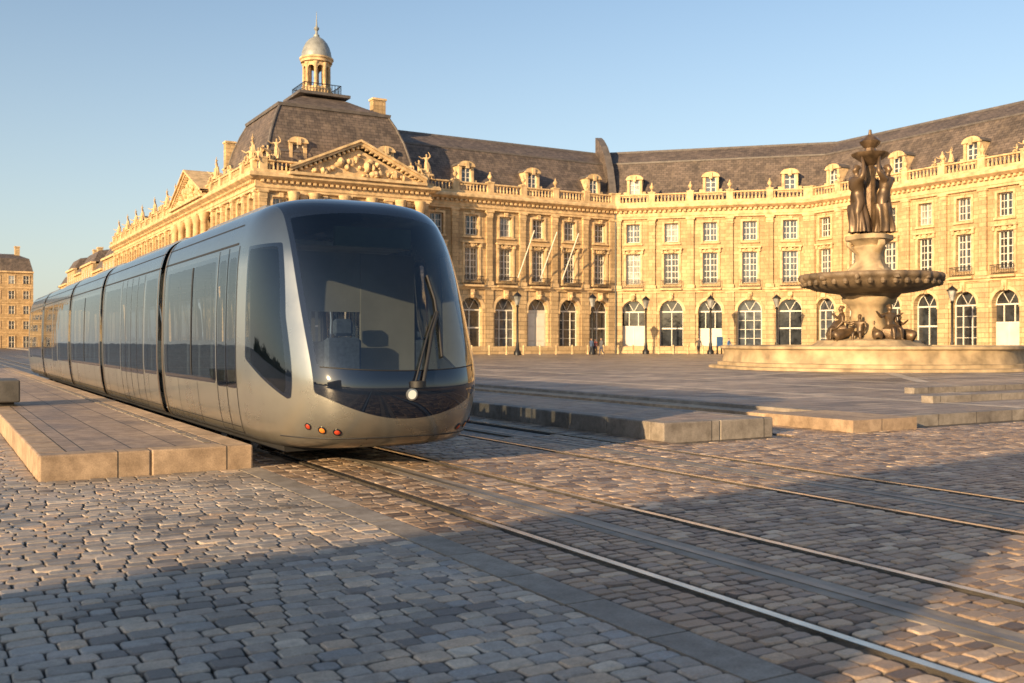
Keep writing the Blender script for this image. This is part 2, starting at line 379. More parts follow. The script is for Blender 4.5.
    window(P,fr,c,hw,7.9,11.35,5)
    opening_wall(W,fr,u0,u1,12.0,15.3,c,hw-.05,12.65,14.75)
    window(P,fr,c,hw-.05,12.65,14.75,3)
    for (h,a0,b0,s_) in ((hw,7.9,11.35,.26),(hw-.05,12.65,14.75,.22)):
        T.box(fr,c-h-s_,c-h-.003,.003,.1,a0-.15,b0+s_); T.box(fr,c+h+.003,c+h+s_,.003,.1,a0-.15,b0+s_)
        T.box(fr,c-h-.002,c+h+.002,.003,.1,b0+.003,b0+s_)
        T.box(fr,c-.2,c+.2,.1,.22,b0+.0,b0+s_+.2)
        T.box(fr,c-h-s_-.08,c+h+s_+.08,.003,.2,a0-.32,a0-.153)
    T.box(fr,c-hw-.42,c+hw+.42,.003,.34,11.75,11.93)
    T.box(fr,c-hw-.34,c-hw-.1,.1,.26,11.35,11.747); T.box(fr,c+hw+.1,c+hw+.34,.1,.26,11.35,11.747)
    T.box(fr,c-1.2,c+1.2,.3,.62,7.16,7.36)
    I=P['ironwork']
    I.box(fr,c-1.15,c+1.15,.53,.58,8.22,8.28); I.box(fr,c-1.15,c+1.15,.53,.58,7.42,7.46)
    if detail:
        for i in range(15):
            x=c-1.14+2.28*i/14; I.box(fr,x-.018,x+.018,.54,.57,7.46,8.22)
def pilaster(P,fr,u,w=.36):
    T=P['trim']
    T.box(fr,u-w-.1,u+w+.1,.003,.32,7.36,7.75)
    P['walls'].box(fr,u-w,u+w,.003,.24,7.75,14.55)
    T.box(fr,u-w-.04,u+w+.04,.003,.29,14.55,14.7)
    T.box(fr,u-w-.02,u+w+.02,.003,.32,14.72,15.1); T.box(fr,u-w-.13,u+w+.13,.003,.42,15.1,15.3)
    P['ground_storey'].box(fr,u-w-.15,u+w+.15,.003,.14,0,6.9)
def urn_prof(s): return [(r*s,z*s) for r,z in ((.0,0),(.28,0),(.28,.15),(.12,.25),(.1,.4),(.3,.6),(.42,.85),(.4,1.05),(.2,1.2),(.25,1.3),(.1,1.45),(.14,1.6),(.0,1.8))]
def balustrade(P,fr,L,piers,u_start=0):
    T=P['trim']; n=int(L/.4)
    for i in range(n):
        u=u_start+(i+.5)*L/n
        if min([abs(u-p) for p in piers]+[9])<.42: continue
        x,y,_=fr.pt(u,.25,0)
        P['urns'].lathe((x,y,17.22+fr.z0),[(.07,0),(.11,.12),(.12,.22),(.05,.48),(.05,.55),(.09,.66),(.09,.76)],5)
    for p in piers:
        T.box(fr,p-.36,p+.36,.06,.5,17.2,18.2); T.box(fr,p-.42,p+.42,.0,.56,18.2,18.32)
def dentils(P,fr,L):
    n=int(L/.55)
    for i in range(n):
        u=(i+.25)*L/n; P['trim'].box(fr,u,u+.27,.302,.62,16.02,16.24)
def dormer(P,fr,c,z=18.0,h=2.1,hw=.88,v0=-1.15):
    T=P['trim']
    T.box(fr,c-hw,c-hw+.3,v0-2.6,v0,z,z+h); T.box(fr,c+hw-.3,c+hw,v0-2.6,v0,z,z+h)
    T.box(fr,c-hw+.301,c+hw-.301,v0-2.6,v0-.003,z,z+.3)
    T.box(fr,c-hw-.4,c-hw-.003,v0-.6,v0-.1,z,z+.65); T.box(fr,c+hw+.003,c+hw+.4,v0-.6,v0-.1,z,z+.65)
    n=8; r=hw+.12
    pts=[(c-r*math.cos(math.pi*i/n),z+h+.52*math.sin(math.pi*i/n)) for i in range(n+1)]
    T.face([fr.pt(x,v0+.12,q) for x,q in pts])
    for i in range(n):
        R=P['roof_lead']; (x0,q0),(x1,q1)=pts[i],pts[i+1]
        R.face([fr.pt(x0,v0+.13,q0+.02),fr.pt(x1,v0+.13,q1+.02),fr.pt(x1,v0-3.2,q1+.02),fr.pt(x0,v0-3.2,q0+.02)])
    T.box(fr,c-r,c+r,v0-.1,v0+.16,z+h-.08,z+h+.06)
    T.box(fr,c-.18,c+.18,v0+.16,v0+.3,z+h-.3,z+h+.4)
    window(P,fr,c,hw-.3,z+.3,z+h-.08,3,v0-.3,.09)

ZB=.15
Q0=(26,172);B=(26,90.8);C=(43.2,90.8);C1=(43.2,93);E=(68,93);F_=(83.3,77.7);G_=(83.3,27.7)
path=[Q0,B,C,C1,E,F_,G_]
PA=Parts('palace_building'); PB=Parts('palace_building')
segs=[(0,PA,20),(1,PA,4),(2,PA,0),(3,PA,6),(4,PB,5),(5,PB,12)]
string=[(0,6.88),(.16,6.9),(.16,7.05),(.3,7.12),(.3,7.32),(.05,7.36),(0,7.36)]
entab=[(0,15.28),(.3,15.3),(.3,15.52),(.38,15.54),(.38,15.66),(.3,15.68),(.3,16.22),(.62,16.26),(.95,16.45),(1.02,16.5),(1.02,16.72),(.92,16.86),(0,16.95)]
para=[(.5,16.9),(.5,17.2),(0,17.22),(-.2,17.0)]
rail=[(.08,17.96),(.42,17.96),(.46,18.0),(.46,18.12),(.06,18.12),(.06,17.96)]
plinth=[(.22,-.2),(.22,.7),(.1,.82),(0,.84)]
roofp=[(-.4,16.9),(-.7,17.1),(-1.1,17.8),(-4.3,22.5)]
roofl=[(-4.2,22.44),(-4.22,22.62),(-4.6,22.7)]
roofu=[(-4.6,22.69),(-7.8,24.4)]
roofr=[(-7.7,24.36),(-7.8,24.62),(-8.1,24.62),(-8.2,24.3)]
roofb=[(-8.1,24.4),(-14,20),(-14,0)]
KB={3:['glass','shop','glass','door','glass','shop'],4:['shut','shop','shut','glass','shop'],5:['glass','shop','glass','shop','glass','shut']+['shop','glass']*3}
for (i,P,n) in segs:
    for prof,key in ((string,'trim'),(entab,'trim'),(para,'trim'),(rail,'trim'),(plinth,'ground_storey')):
        loft(P[key],path,prof,i,i+1,ZB)
    fr=Frame(path[i],path[i+1],ZB)
    if n:
        bw=fr.L/n
        piers=[j*bw for j in range(n+1)]; piers[0]+=.4; piers[-1]-=.4
        for j in range(n):
            bay(P,fr,j*bw,(j+1)*bw,detail=(i>=3),kind=KB[i][j] if i in KB else None)
        for j in range(n+1):
            u=min(max(j*bw,.42),fr.L-.42); pilaster(P,fr,u)
        balustrade(P,fr,fr.L,piers); dentils(P,fr,fr.L)
    else:
        P['walls'].rect(fr,0,fr.L,7.35,15.3); P['ground_storey'].rect(fr,0,fr.L,0,6.9)
for i,P in ((3,PA),(4,PB),(5,PB)):
    for prof,key in ((roofp,'roof'),(roofl,'roof_lead'),(roofu,'roof'),(roofr,'roof_lead'),(roofb,'roof')):
        loft(P[key],path,prof,i,i+1,ZB)
PB['walls'].rect(Frame(G_,(97,27.7)),0,14,0,22)
qp=[(26,172),(26,107)]
for prof,key in (([(-.4,16.9),(-1.1,17.6),(-3.6,20.6)],'roof'),([(-3.55,20.55),(-3.6,20.75),(-3.9,20.8)],'roof_lead'),([(-3.9,20.79),(-8,22.2),(-14,20),(-14,0)],'roof')):
    loft(PA[key],qp,prof,0,1,ZB)
PA['walls'].rect(Frame((40,172),(26,172)),0,14,0,17)
for i,P,n in ((3,PA,6),(4,PB,5),(5,PB,12)):
    fr=Frame(path[i],path[i+1],ZB); bw=fr.L/n
    for j in range(n):
        if (j%2==0) != (i==3): dormer(P,fr,(j+.5)*bw)
fr=Frame(path[1],path[2],ZB)
for c in (4.2,13.2): dormer(PA,fr,c,18.2,2.1,.85)
fr=Frame(path[0],path[1],ZB)
for j in range(1,20,3): dormer(PA,fr,(j+.5)*fr.L/20,17.6,1.7,.75)
def urns(P,fr,us,s=1.0):
    for u in us:
        x,y,z=fr.pt(u,.28,18.32); P['urns'].lathe((x,y,z),urn_prof(s),10)
for i,P,n in ((3,PA,6),(4,PB,5),(5,PB,12)):
    fr=Frame(path[i],path[i+1],ZB); bw=fr.L/n
    urns(P,fr,[j*bw for j in range(1,n)] ,.62)
cx,cy=34.6,99.4
def sqrow(ins,z):
    x0,x1,y0,y1=26+ins,43.2-ins,90.8+ins,108-ins
    return [(x0,y0,z),(x1,y0,z),(x1,y1,z),(x0,y1,z)]
prof=[(.4,17.0),(.95,17.6),(1.25,19.4),(1.75,21.3),(2.4,23.0),(2.95,24.1)]
PA['roof'].grid([sqrow(a,z+ZB) for a,z in prof],True)
PA['roof_lead'].grid([sqrow(a,z+ZB) for a,z in [(2.8,24.05),(2.75,24.35),(3.2,24.42)]],True)
PA['roof'].grid([sqrow(a,z+ZB) for a,z in [(3.2,24.41),(4.6,25.1),(6.2,26.0),(7.2,26.4)]],True)
PA['roof_lead'].grid([sqrow(a,z+ZB) for a,z in [(7.15,26.3),(5.9,26.32),(5.9,26.6),(8.6,26.65)]],True)
for (sx,sy,X,Y) in ((1,1,26,90.8),(-1,1,43.2,90.8),(1,-1,26,108),(-1,-1,43.2,108)):
    for k in range(len(prof)-1):
        (a,z),(a2,z2)=prof[k],prof[k+1]
        p=Vector((X+sx*a,Y+sy*a,z+ZB)); q=Vector((X+sx*a2,Y+sy*a2,z2+ZB)); r=.13
        rows=[[(c_.x+r*math.cos(t),c_.y+r*math.sin(t),c_.z) for t in [k2*math.pi/3 for k2 in range(6)]] for c_ in (p,q)]
        PA['roof_lead'].grid(rows,True)
L=PA['lantern']; ic=PA['ironwork']
z0=26.65+ZB
for s_ in (0,1,2,3):
    R=2.75; a0=s_*math.pi/2+math.pi/4; a1=a0+math.pi/2
    p0=(cx+R*1.0*math.cos(a0),cy+R*math.sin(a0)); p1=(cx+R*math.cos(a1),cy+R*math.sin(a1))
    f2=Frame(p0,p1,z0); ic.box(f2,0,f2.L,-.03,.03,.95,1.02); ic.box(f2,0,f2.L,-.03,.03,.1,.15)
    for k in range(13): ic.box(f2,f2.L*k/12-.03,f2.L*k/12+.03,-.02,.02,0,1.0)
L.lathe((cx,cy,z0),[(1.75,0),(1.75,.5),(1.55,.6),(1.5,.9),(0,.92)],8,rot=math.pi/8)
for k in range(8):
    a=k*math.pi/4+math.pi/8; x,y=cx+1.25*math.cos(a),cy+1.25*math.sin(a)
    L.lathe((x,y,z0+.9),[(.27,0),(.27,.15),(.2,.2),(.19,2.3),(.28,2.4),(.28,2.55)],8)
    x2,y2=cx+1.0*math.cos(a),cy+1.0*math.sin(a)
    L.lathe((x2,y2,z0+.9),[(.2,0),(.2,2.5)],4)
for k in range(8):
    a0=k*math.pi/4+math.pi/8; a1=a0+math.pi/4
    p0=(cx+1.25*math.cos(a0),cy+1.25*math.sin(a0)); p1=(cx+1.25*math.cos(a1),cy+1.25*math.sin(a1))
    f2=Frame(p1,p0,z0); n=6; r=f2.L/2-.12; zc=2.75
    for i in range(n):
        t0,t1=math.pi*i/n,math.pi*(i+1)/n
        xa,xb=f2.L/2-r*math.cos(t0),f2.L/2-r*math.cos(t1); za,zb=zc+r*math.sin(t0),zc+r*math.sin(t1)
        for v in (0.05,-.15): L.face([f2.pt(xa,v,za),f2.pt(xb,v,zb),f2.pt(xb,v,3.6),f2.pt(xa,v,3.6)])
L.lathe((cx,cy,z0),[(1.2,3.5),(1.62,3.52),(1.62,3.75),(1.75,3.85),(1.75,4.0),(1.5,4.05)],24)
PA['dome'].lathe((cx,cy,z0),[(1.55,4.0),(1.55,4.25),(1.5,4.6),(1.35,5.1),(1.1,5.6),(.75,6.0),(.35,6.25),(.3,6.3),(.3,6.45),(.15,6.6),(.12,6.9),(.25,7.05),(.28,7.2),(.1,7.4),(.05,8.0),(.02,8.9),(0,8.9)],24)
def chimney(P,x,y,z0,z1,wx=1.6,wy=.9):
    P['chimney'].box(WF,x-wx/2,x+wx/2,y-wy/2,y+wy/2,z0,z1)
    P['trim'].box(WF,x-wx/2-.1,x+wx/2+.1,y-wy/2-.1,y+wy/2+.1,z1,z1+.2)
chimney(PA,41.0,98.4,20,27.0,1.4,1.0); chimney(PA,27.6,107,20,22.6,1.0,1.0)
for yy in (112,128,134,146,158,168): chimney(PA,33,yy,18,23.4,1.2,1.8)
pr=[(.6,17.6),(1.2,19.6),(2.2,21.6),(3.6,23.4),(5.2,24.8),(7.0,25.9),(8.4,26.5)]
ux,uy=.38,.92; wx_,wy_=.75,-.31
q=lambda o_,p:(E[0]-.3+o_*wx_+p[0]*ux,E[1]+.2+o_*wy_+p[0]*uy,p[1]+ZB)
for o_ in (0,1): PB['roof'].face([q(o_,k) for k in pr+[(8.4,18)]])
for k in range(len(pr)-1):
    a,b2=pr[k],pr[k+1]
    PB['roof_lead'].face([q(0,a),q(1,a),q(1,b2),q(0,b2)])
PB['roof'].face([q(0,pr[-1]),q(1,pr[-1]),q(1,(8.4,18)),q(0,(8.4,18))])
PB['ironwork'].box(Frame(E,F_,ZB),.12,.26,.25,.4,0,16.2)
def pediment(P,fr,u0,u1,z0,h,v=1.1):
    T=P['trim']; c=(u0+u1)/2
    T.face([fr.pt(u0+.5,v-.5,z0),fr.pt(u1-.5,v-.5,z0),fr.pt(c,v-.5,z0+h-.35)])
    L_=math.hypot(c-u0,h)
    for sgn in (0,1):
        A=[(u0,z0),(c,z0+h)] if sgn==0 else [(c,z0+h),(u1,z0)]
        (xa,za),(xb,zb)=A
        for (o0,o1,vv) in ((0,.28,v),(.28,.5,v+.22)):
            pts=[(xa,za+o0),(xb,zb+o0),(xb,zb+o1),(xa,za+o1)]
            T.face([fr.pt(x,vv,z) for x,z in pts])
            T.face([fr.pt(pts[0][0],v-.5,pts[0][1]),fr.pt(pts[1][0],v-.5,pts[1][1]),fr.pt(pts[1][0],vv,pts[1][1]),fr.pt(pts[0][0],vv,pts[0][1])])
            T.face([fr.pt(pts[3][0],-3,pts[3][1]),fr.pt(pts[2][0],-3,pts[2][1]),fr.pt(pts[2][0],vv,pts[2][1]),fr.pt(pts[3][0],vv,pts[3][1])])
        n=int(L_/.5)
        for k in range(n):
            t=(k+.3)/n; x=xa+(xb-xa)*t; z=za+(zb-za)*t; T.box(fr,x,x+.24,v-.497,v-.1,z-.22,z-.02)
    T.box(fr,u0,u1,-.5,v+.2,z0-.28,z0-.01)
    rg=random.Random(3)
    for k in range(46):
        x=rg.uniform(u0+2,u1-2); zmax=(1-abs(x-c)/((u1-u0)/2))*h-.7
        if zmax<.3: continue
        z=z0+.2+rg.random()*max(.1,zmax-.2)*.9
        p=fr.pt(x,v-.35,z); lump(P['urns'],p,rg.uniform(.16,.36),k)
fp=Frame(B,C,ZB); pediment(PA,fp,2.6,16.6,17.1,3.1)
fq=Frame(Q0,B,ZB); yq=lambda s:172-s
pediment(PA,fq,yq(124),yq(108),17.1,3.2)
for fr,us in ((fp,[3.2,5.2,8.2,11,14,16.1]),(fq,[yq(y) for y in (109,112.5,116,120,123.5)])):
    for u in us:
        x,y,_=fr.pt(u,.62,0); PA['lantern'].lathe((x,y,7.35+ZB),[(.55,0),(.55,.3),(.42,.4),(.38,7.0),(.45,7.1),(.6,7.9)],12)
# ----------------------------------------------------------- statues (skinned figures)
def skin_mesh(name,joints,edges,rad,sub=1):
    me=bpy.data.meshes.new(name); me.from_pydata(joints,edges,[])
    o=bpy.data.objects.new(name,me); scene.collection.objects.link(o)
    md=o.modifiers.new('s','SKIN')
    for i,r in enumerate(rad):
        d=me.skin_vertices[0].data[i]; d.radius=(r,r) if not isinstance(r,tuple) else r; d.use_root=(i==0)
    sm=o.modifiers.new('d','SUBSURF'); sm.levels=sub; sm.render_levels=sub
    bpy.context.view_layer.update()
    dg=bpy.context.evaluated_depsgraph_get()
    m2=bpy.data.meshes.new_from_object(o.evaluated_get(dg))
    m2.name=name
    bpy.data.objects.remove(o)
    m2.polygons.foreach_set('use_smooth',[True]*len(m2.polygons))
    return m2
def figure_mesh(name,armL,armR,legs=None,lean=(0,0),sub=2,F=1.0):
    lx,ly=lean
    J=[(0,0,.53),(lx*.3,ly*.3,.62),(lx*.7,ly*.7,.73),(lx,ly,.80),(lx,ly-.005,.85),(lx,ly-.018,.895),(lx,ly-.012,.94),(lx,ly+.0,.972)]
    R=[(.085,.07),(.062,.052),(.082,.062),(.05,.045),.027,.046,.052,.032]
    R=[tuple(x*F for x in r) if isinstance(r,tuple) else r for r in R]
    Ed=[(i,i+1) for i in range(7)]
    J+= [(lx,ly-.068,.905),(lx,ly+.06,.945)]; R+=[.009,.026]; Ed+=[(5,8),(6,9)]
    def arm(sgn,el,wr,hd):
        n=len(J); J.extend([(lx+sgn*.105*F,ly,.79),el,wr,hd]); R.extend([.036*F,.027*F,.019*F,.016*F]); Ed.extend([(2,n),(n,n+1),(n+1,n+2),(n+2,n+3)])
        for k in (-1,0,1):
            m_=len(J); v=Vector(hd)-Vector(wr); v.normalize(); q=Vector(hd)+v*.03+Vector((k*.012,0,k*.004)); J.append(tuple(q)); R.append(.005); Ed.append((n+3,m_))
    arm(-1,*armL); arm(1,*armR)
    legs=legs or [((-.06,-.03,.28),(-.05,.01,.055),(-.065,-.07,.018)),((.075,-.06,.29),(.07,.0,.06),(.09,-.08,.018))]
    for sgn,(k,a,t) in zip((-1,1),legs):
        n=len(J); J.extend([(sgn*.052,0,.48),k,a,t]); R.extend([.062*F,.042*F,.024,.02]); Ed.extend([(0,n),(n,n+1),(n+1,n+2),(n+2,n+3)])
    return skin_mesh(name,J,Ed,R,sub)
UP=lambda s:((s*.19,-.03,.86),(s*.15,-.01,1.0),(s*.10,0,1.07))
DN=lambda s:((s*.15,.02,.66),(s*.14,-.08,.56),(s*.11,-.13,.53))
OUT=lambda s:((s*.22,-.02,.74),(s*.33,-.08,.80),(s*.38,-.1,.83))
HOLD=lambda s:((s*.22,.02,.70),(s*.26,.14,.62),(s*.27,.19,.60))
LOW=lambda s:((s*.15,.02,.66),(s*.165,-.01,.53),(s*.16,-.03,.49))
FB=1.3
fm_a=figure_mesh('grace_body_a',UP(-1),HOLD(1),lean=(.03,-.05),F=FB); fm_b=figure_mesh('grace_body_b',UP(-1),DN(1),lean=(-.05,-.04),F=FB); fm_c=figure_mesh('grace_body_c',HOLD(-1),UP(1),lean=(.05,-.05),F=FB)
SIT=[((-.08,-.2,.55),(-.09,-.22,.33),(-.1,-.3,.3)),((.08,-.2,.55),(.1,-.2,.33),(.12,-.28,.3))]
fm_sit=figure_mesh('seated_body',OUT(-1),DN(1),legs=SIT,lean=(0,.02),F=1.2)
fm_stat=figure_mesh('roof_statue_body',OUT(-1),UP(1),sub=1,F=1.15)
def drape_mesh(name,seed,top=.56,bot=.03,rt=.095,rb=.16,tilt=0):
    A=Acc(); rg=random.Random(seed); ph=[rg.uniform(0,6.28) for _ in range(4)]
    rows=[]
    for i in range(12):
        t=i/11; z=top+(bot-top)*t; row=[]
        for j in range(48):
            a=2*math.pi*j/48
            r=(rt+(rb-rt)*t)*(1+.16*math.sin(9*a+ph[0]+t*2.5)*t**.6+.11*math.sin(5*a+ph[1]-t*3)+.05*math.sin(14*a+ph[3]+t*5)*t)
            zz=z+(.06*math.sin(a+ph[2])+tilt*math.cos(a))*(1-t)
            row.append((r*math.cos(a)+.04*math.sin(3*t+ph[2]),r*.85*math.sin(a),zz))
        rows.append(row)
    A.grid(rows,True); me=bpy.data.meshes.new(name); me.from_pydata(A.v,[],A.f); me.polygons.foreach_set('use_smooth',[True]*len(me.polygons)); return me
dr1=drape_mesh('drapery_a',1,.44,.03,.125,.16,.09); dr3=drape_mesh('drapery_c',5,.40,.06,.12,.175,-.09); dr2=drape_mesh('drapery_b',2,.6,.03,.1,.19)
def place(me,name,loc,rz,s,mat,parent,rx=0):
    if not me.materials: me.materials.append(mat)
    o=bpy.data.objects.new(name,me); o.location=loc; o.rotation_euler=(rx,0,rz); o.scale=(s,s,s); link(o,parent); return o

fw=Frame(C1,E,ZB)
palA=PA.finish(); palB=PB.finish()
for u in (11.6,14.46,17.3):
    a=fw.pt(u,.5,8.2); c_=fw.pt(u+.8,2.6,13.2); tube('flagpole',[a,c_],.06,M['white'],palA)
fm_stat_t=fm_stat.copy(); fm_sit_t=fm_sit.copy(); dr_t=dr2.copy()
def roofgroup(fr,u,parent,s=2.0,trip=True):
    x,y,z=fr.pt(u,.2,18.3); rz=math.atan2(fr.N.y,fr.N.x)+math.pi/2
    place(fm_sit_t,'roof_statue',(x,y,z-.45*s),rz+.4,s,M['trim'],parent)
    if trip:
        a=fr.U; place(fm_stat_t,'roof_statue',(x+a.x*.8,y+a.y*.8,z-.1),rz-.3,s*.9,M['trim'],parent); place(dr_t,'roof_statue_drapery',(x+a.x*.8,y+a.y*.8,z-.1),rz,s*.9,M['trim'],parent)
        place(fm_sit_t,'roof_statue',(x-a.x*.9,y-a.y*.9,z-.45*s),rz-.7,s*.85,M['trim'],parent)
for u in (.9,16.2): roofgroup(fp,u,palA,2.2)
roofgroup(Frame(C1,E,ZB),1.2,palA,2.0,False)
for y in (92.5,106,126,131,139,148,153,160,168): roofgroup(fq,172-y,palA,2.4)
f5=Frame(F_,G_,ZB)
for u in (8.4,16.7,25): roofgroup(f5,u,palB,1.5)

# ----------------------------------------------------------- fountain
fx,fy=41.6,34.8
ft=empty('fountain')
S=Acc()
lob=lambda a,z,r:1+.018*math.cos(8*a)
S.lathe((fx,fy,ZB),[(8.0,-.1),(8.0,.12),(7.9,.15),(7.55,.15),(7.55,.3),(7.45,.33),(7.3,.33),(7.2,.75),(7.25,.95),(7.4,1.0),(7.4,1.12),(7.3,1.16),(6.7,1.16),(6.7,.5),(0,.45)],96,lob)
S.build('basin',M['fstone'],ft,True)
Wt=Acc(); Wt.lathe((fx,fy,ZB),[(6.8,.98),(0,.98)],48); Wt.build('water',M['water'],ft)
S=Acc(); tri=lambda a,z,r:1+.13*math.cos(3*a+.6)
S.lathe((fx,fy,ZB),[(2.7,.5),(2.7,1.15),(2.45,1.3),(2.4,1.4),(1.5,1.5),(1.2,1.8),(.9,2.3),(.85,2.9),(1.0,3.2),(1.25,3.4),(1.3,3.6)],48,tri)
S.lathe((fx,fy,ZB),[(1.0,4.6),(1.15,4.7),(1.15,4.95),(.95,5.1),(.72,5.4),(.68,5.9),(.78,6.15),(.72,6.25),(.9,6.45),(1.12,6.55),(1.12,6.78),(0,6.8)],36,tri)
S.build('pedestal',M['fstone'],ft,True)
S=Acc()
for k in range(3):
    a=k*2*math.pi/3+.2; rows=[]
    for i in range(16):
        t=i/15; R_=.75+.28*math.sin(t*math.pi*2+2.0); z=4.95+1.5*t; r=.13+.06*math.sin(t*math.pi)
        rows.append([(fx+(R_+r*math.cos(p))*math.cos(a)-r*1.4*math.sin(p)*math.sin(a),fy+(R_+r*math.cos(p))*math.sin(a)+r*1.4*math.sin(p)*math.cos(a),ZB+z+.3*r*math.cos(p)) for p in [q_*math.pi/4 for q_ in range(8)]])
    S.grid(rows,True)
S.build('pedestal_scrolls',M['fstone'],ft,True)
S=Acc(); gad=lambda a,z,r:1+(.02*math.cos(28*a) if r>1.6 else 0)
S.lathe((fx,fy,ZB),[(1.0,3.45),(1.35,3.6),(1.5,3.78),(2.1,3.86),(2.7,3.98),(3.15,4.16),(3.3,4.34),(3.35,4.44),(3.45,4.5),(3.5,4.6),(3.48,4.72),(3.42,4.78),(3.25,4.78),(3.15,4.66),(2.0,4.5),(0,4.5)],168,gad)
S.build('upper_bowl',M['bowl'],ft,True)
S=Acc()
for k in range(36):
    a=2*math.pi*k/36; S.lathe((fx+3.32*math.cos(a),fy+3.32*math.sin(a),ZB+4.14),[(0,0),(.1,.04),(.16,.16),(.1,.28),(0,.32)],6)
for k in range(12):
    a=2*math.pi*k/12; lump(S,(fx+3.42*math.cos(a),fy+3.42*math.sin(a),ZB+4.5),.17,k)
S.build('bowl_ornament',M['bowl'],ft,True)
S=Acc()
S.lathe((fx,fy,ZB),[(.5,6.8),(.3,7.2),(.24,9.2),(.25,10.0),(.3,10.2),(.2,10.35),(.5,10.6),(.85,10.85),(.9,10.98),(.6,11.0),(.3,11.05),(.25,11.25),(.45,11.45),(.5,11.6),(.3,11.8),(.1,11.95),(.06,12.2),(0,12.2)],24,lambda a,z,r:1+.05*math.cos(8*a))
S.build('column_and_vase',M['bronze'],ft,True)
camaz=math.atan2(-math.cos(TH),-math.sin(TH))
for k,(fm,dr) in enumerate(((fm_a,dr1),(fm_b,dr3),(fm_c,dr1))):
    a=camaz+.75+k*2*math.pi/3
    loc=(fx+.70*math.cos(a),fy+.70*math.sin(a),ZB+6.80); rz=a+math.pi/2
    place(fm,'grace_figure',loc,rz,3.6,M['bronze'],ft); place(dr,'grace_drapery',loc,rz,3.6,M['bronze'],ft)
for k in range(6):
    a=camaz+.35+k*math.pi/3; big=k%2==0
    s_=2.7 if big else 2.1
    place(fm_sit,'cherub_figure',(fx+1.45*math.cos(a),fy+1.45*math.sin(a),ZB+1.45-.42*s_+(.25 if big else .1)),a+math.pi/2,s_,M['bronze'],ft)
S=Acc()
for k in range(3):
    a=camaz+.35+math.pi/3*(2*k); lump(S,(fx+1.6*math.cos(a),fy+1.6*math.sin(a),ZB+1.7),.55,k+70)
for k in range(6):
    a=camaz+.35+math.pi/6+k*math.pi/3; rows=[]
    for i in range(14):
        t=i/13; r=.05+.26*math.sin(math.pi*min(1,t*1.15+.05))**.8*(1-t*.6)
        R_=2.2-1.1*t+.2*math.sin(t*6); z=1.45+.1*math.sin(t*5)+1.0*t*t
        rows.append([(fx+(R_+r*math.cos(p)*.7)*math.cos(a)-r*math.sin(p)*math.sin(a),fy+(R_+r*math.cos(p)*.7)*math.sin(a)+r*math.sin(p)*math.cos(a),ZB+z+r*math.cos(p)) for p in [q_*math.pi/5 for q_ in range(10)]])
    S.grid(rows,True)
S.build('dolphins',M['bronze'],ft,True)

# ----------------------------------------------------------- far houses
def house(name,P0,P1,depth,H,floors,bays,roofh=4,chim=2):
    P=Parts(name); fr=Frame(P0,P1); L=fr.L
    W=P['walls']
    W.box(fr,0,L,-depth,0,0,H)
    P['trim'].box(fr,-.1,L+.1,-.5,.35,H,H+.35)
    for f in range(1,floors): P['trim'].box(fr,0,L,.003,.12,H*f/floors-.1,H*f/floors+.1)
    for f in range(floors):
        for j in range(bays):
            c=(j+.5)*L/bays; z0=H*f/floors+(.9 if f else .1); z1=H*(f+1)/floors-.7; hw=min(.6,L/bays*.28)
            pick_glass(P).rect(fr,c-hw,c+hw,z0,z1,.02)
            Fm=P['window_frames']; Fm.box(fr,c-hw,c-hw+.08,.023,.06,z0,z1); Fm.box(fr,c+hw-.08,c+hw,.023,.06,z0,z1); Fm.box(fr,c-.05,c+.05,.023,.06,z0,z1); Fm.box(fr,c-hw+.08,c+hw-.08,.023,.055,(z0+z1)/2-.04,(z0+z1)/2+.04)
            P['trim'].box(fr,c-hw-.15,c-hw-.003,.003,.1,z0,z1+.15); P['trim'].box(fr,c+hw+.003,c+hw+.15,.003,.1,z0,z1+.15); P['trim'].box(fr,c-hw,c+hw,.003,.1,z1+.003,z1+.15)
    R=P['roof']; z=H+.35
    pts=lambda i,zz:[fr.pt(i*.6,-i,zz),fr.pt(L-i*.6,-i,zz),fr.pt(L-i*.6,-depth+i,zz),fr.pt(i*.6,-depth+i,zz)]
    R.grid([pts(0,z),pts(1.2,z+roofh*.7),pts(depth*.45,z+roofh)],True); R.face(pts(depth*.45,z+roofh))
    for k in range(chim):
        u=L*(k+.5)/chim; x,y,_=fr.pt(u,-depth*.45,0); chimney(P,x,y,H,z+roofh+1.6,1.0,2.0)
    return P.finish()
yy=172.2; hs=[(14,15.5,4,4),(12,14,4,3),(16,16,4,5),(11,15,4,3),(13,16.5,4,4),(15,14,4,4)]
for (w,h,f,bb) in hs:
    house('townhouse',(26,yy+w-.05),(26,yy),12,h,f,bb,3,chim=2); yy+=w+.05
house('townhouse',(2.5,250),(20.2,250),12,17.0,5,6,4.2,chim=3)
house('townhouse',(-18,251),(2.3,251),12,18.0,5,7,4.2,chim=3)
A0=Vector((.35,6.6)); d=Vector((.993,.12)); h_=6.0; sh=Vector((sdx,sdy)).normalized()*(h_/math.tan(SUN_EL))
c0=A0+sh-d*16; c1=A0+sh+d*12.9
wh=Parts('offcamera_shadow_blocker'); fr=Frame((c1.x,c1.y),(c0.x,c0.y))  # unseen block added behind the camera, sized to shade the foreground setts
wh['walls'].box(fr,0,fr.L,-.9,0,0,5.7); wh['trim'].box(fr,-.1,fr.L+.1,-1.0,.1,5.7,5.999)
for j in range(8):
    c=j*fr.L/7; c=min(max(c,.4),fr.L-.4); wh['trim'].box(fr,c-.35,c+.35,.003,.2,0,5.69)
wh.finish()

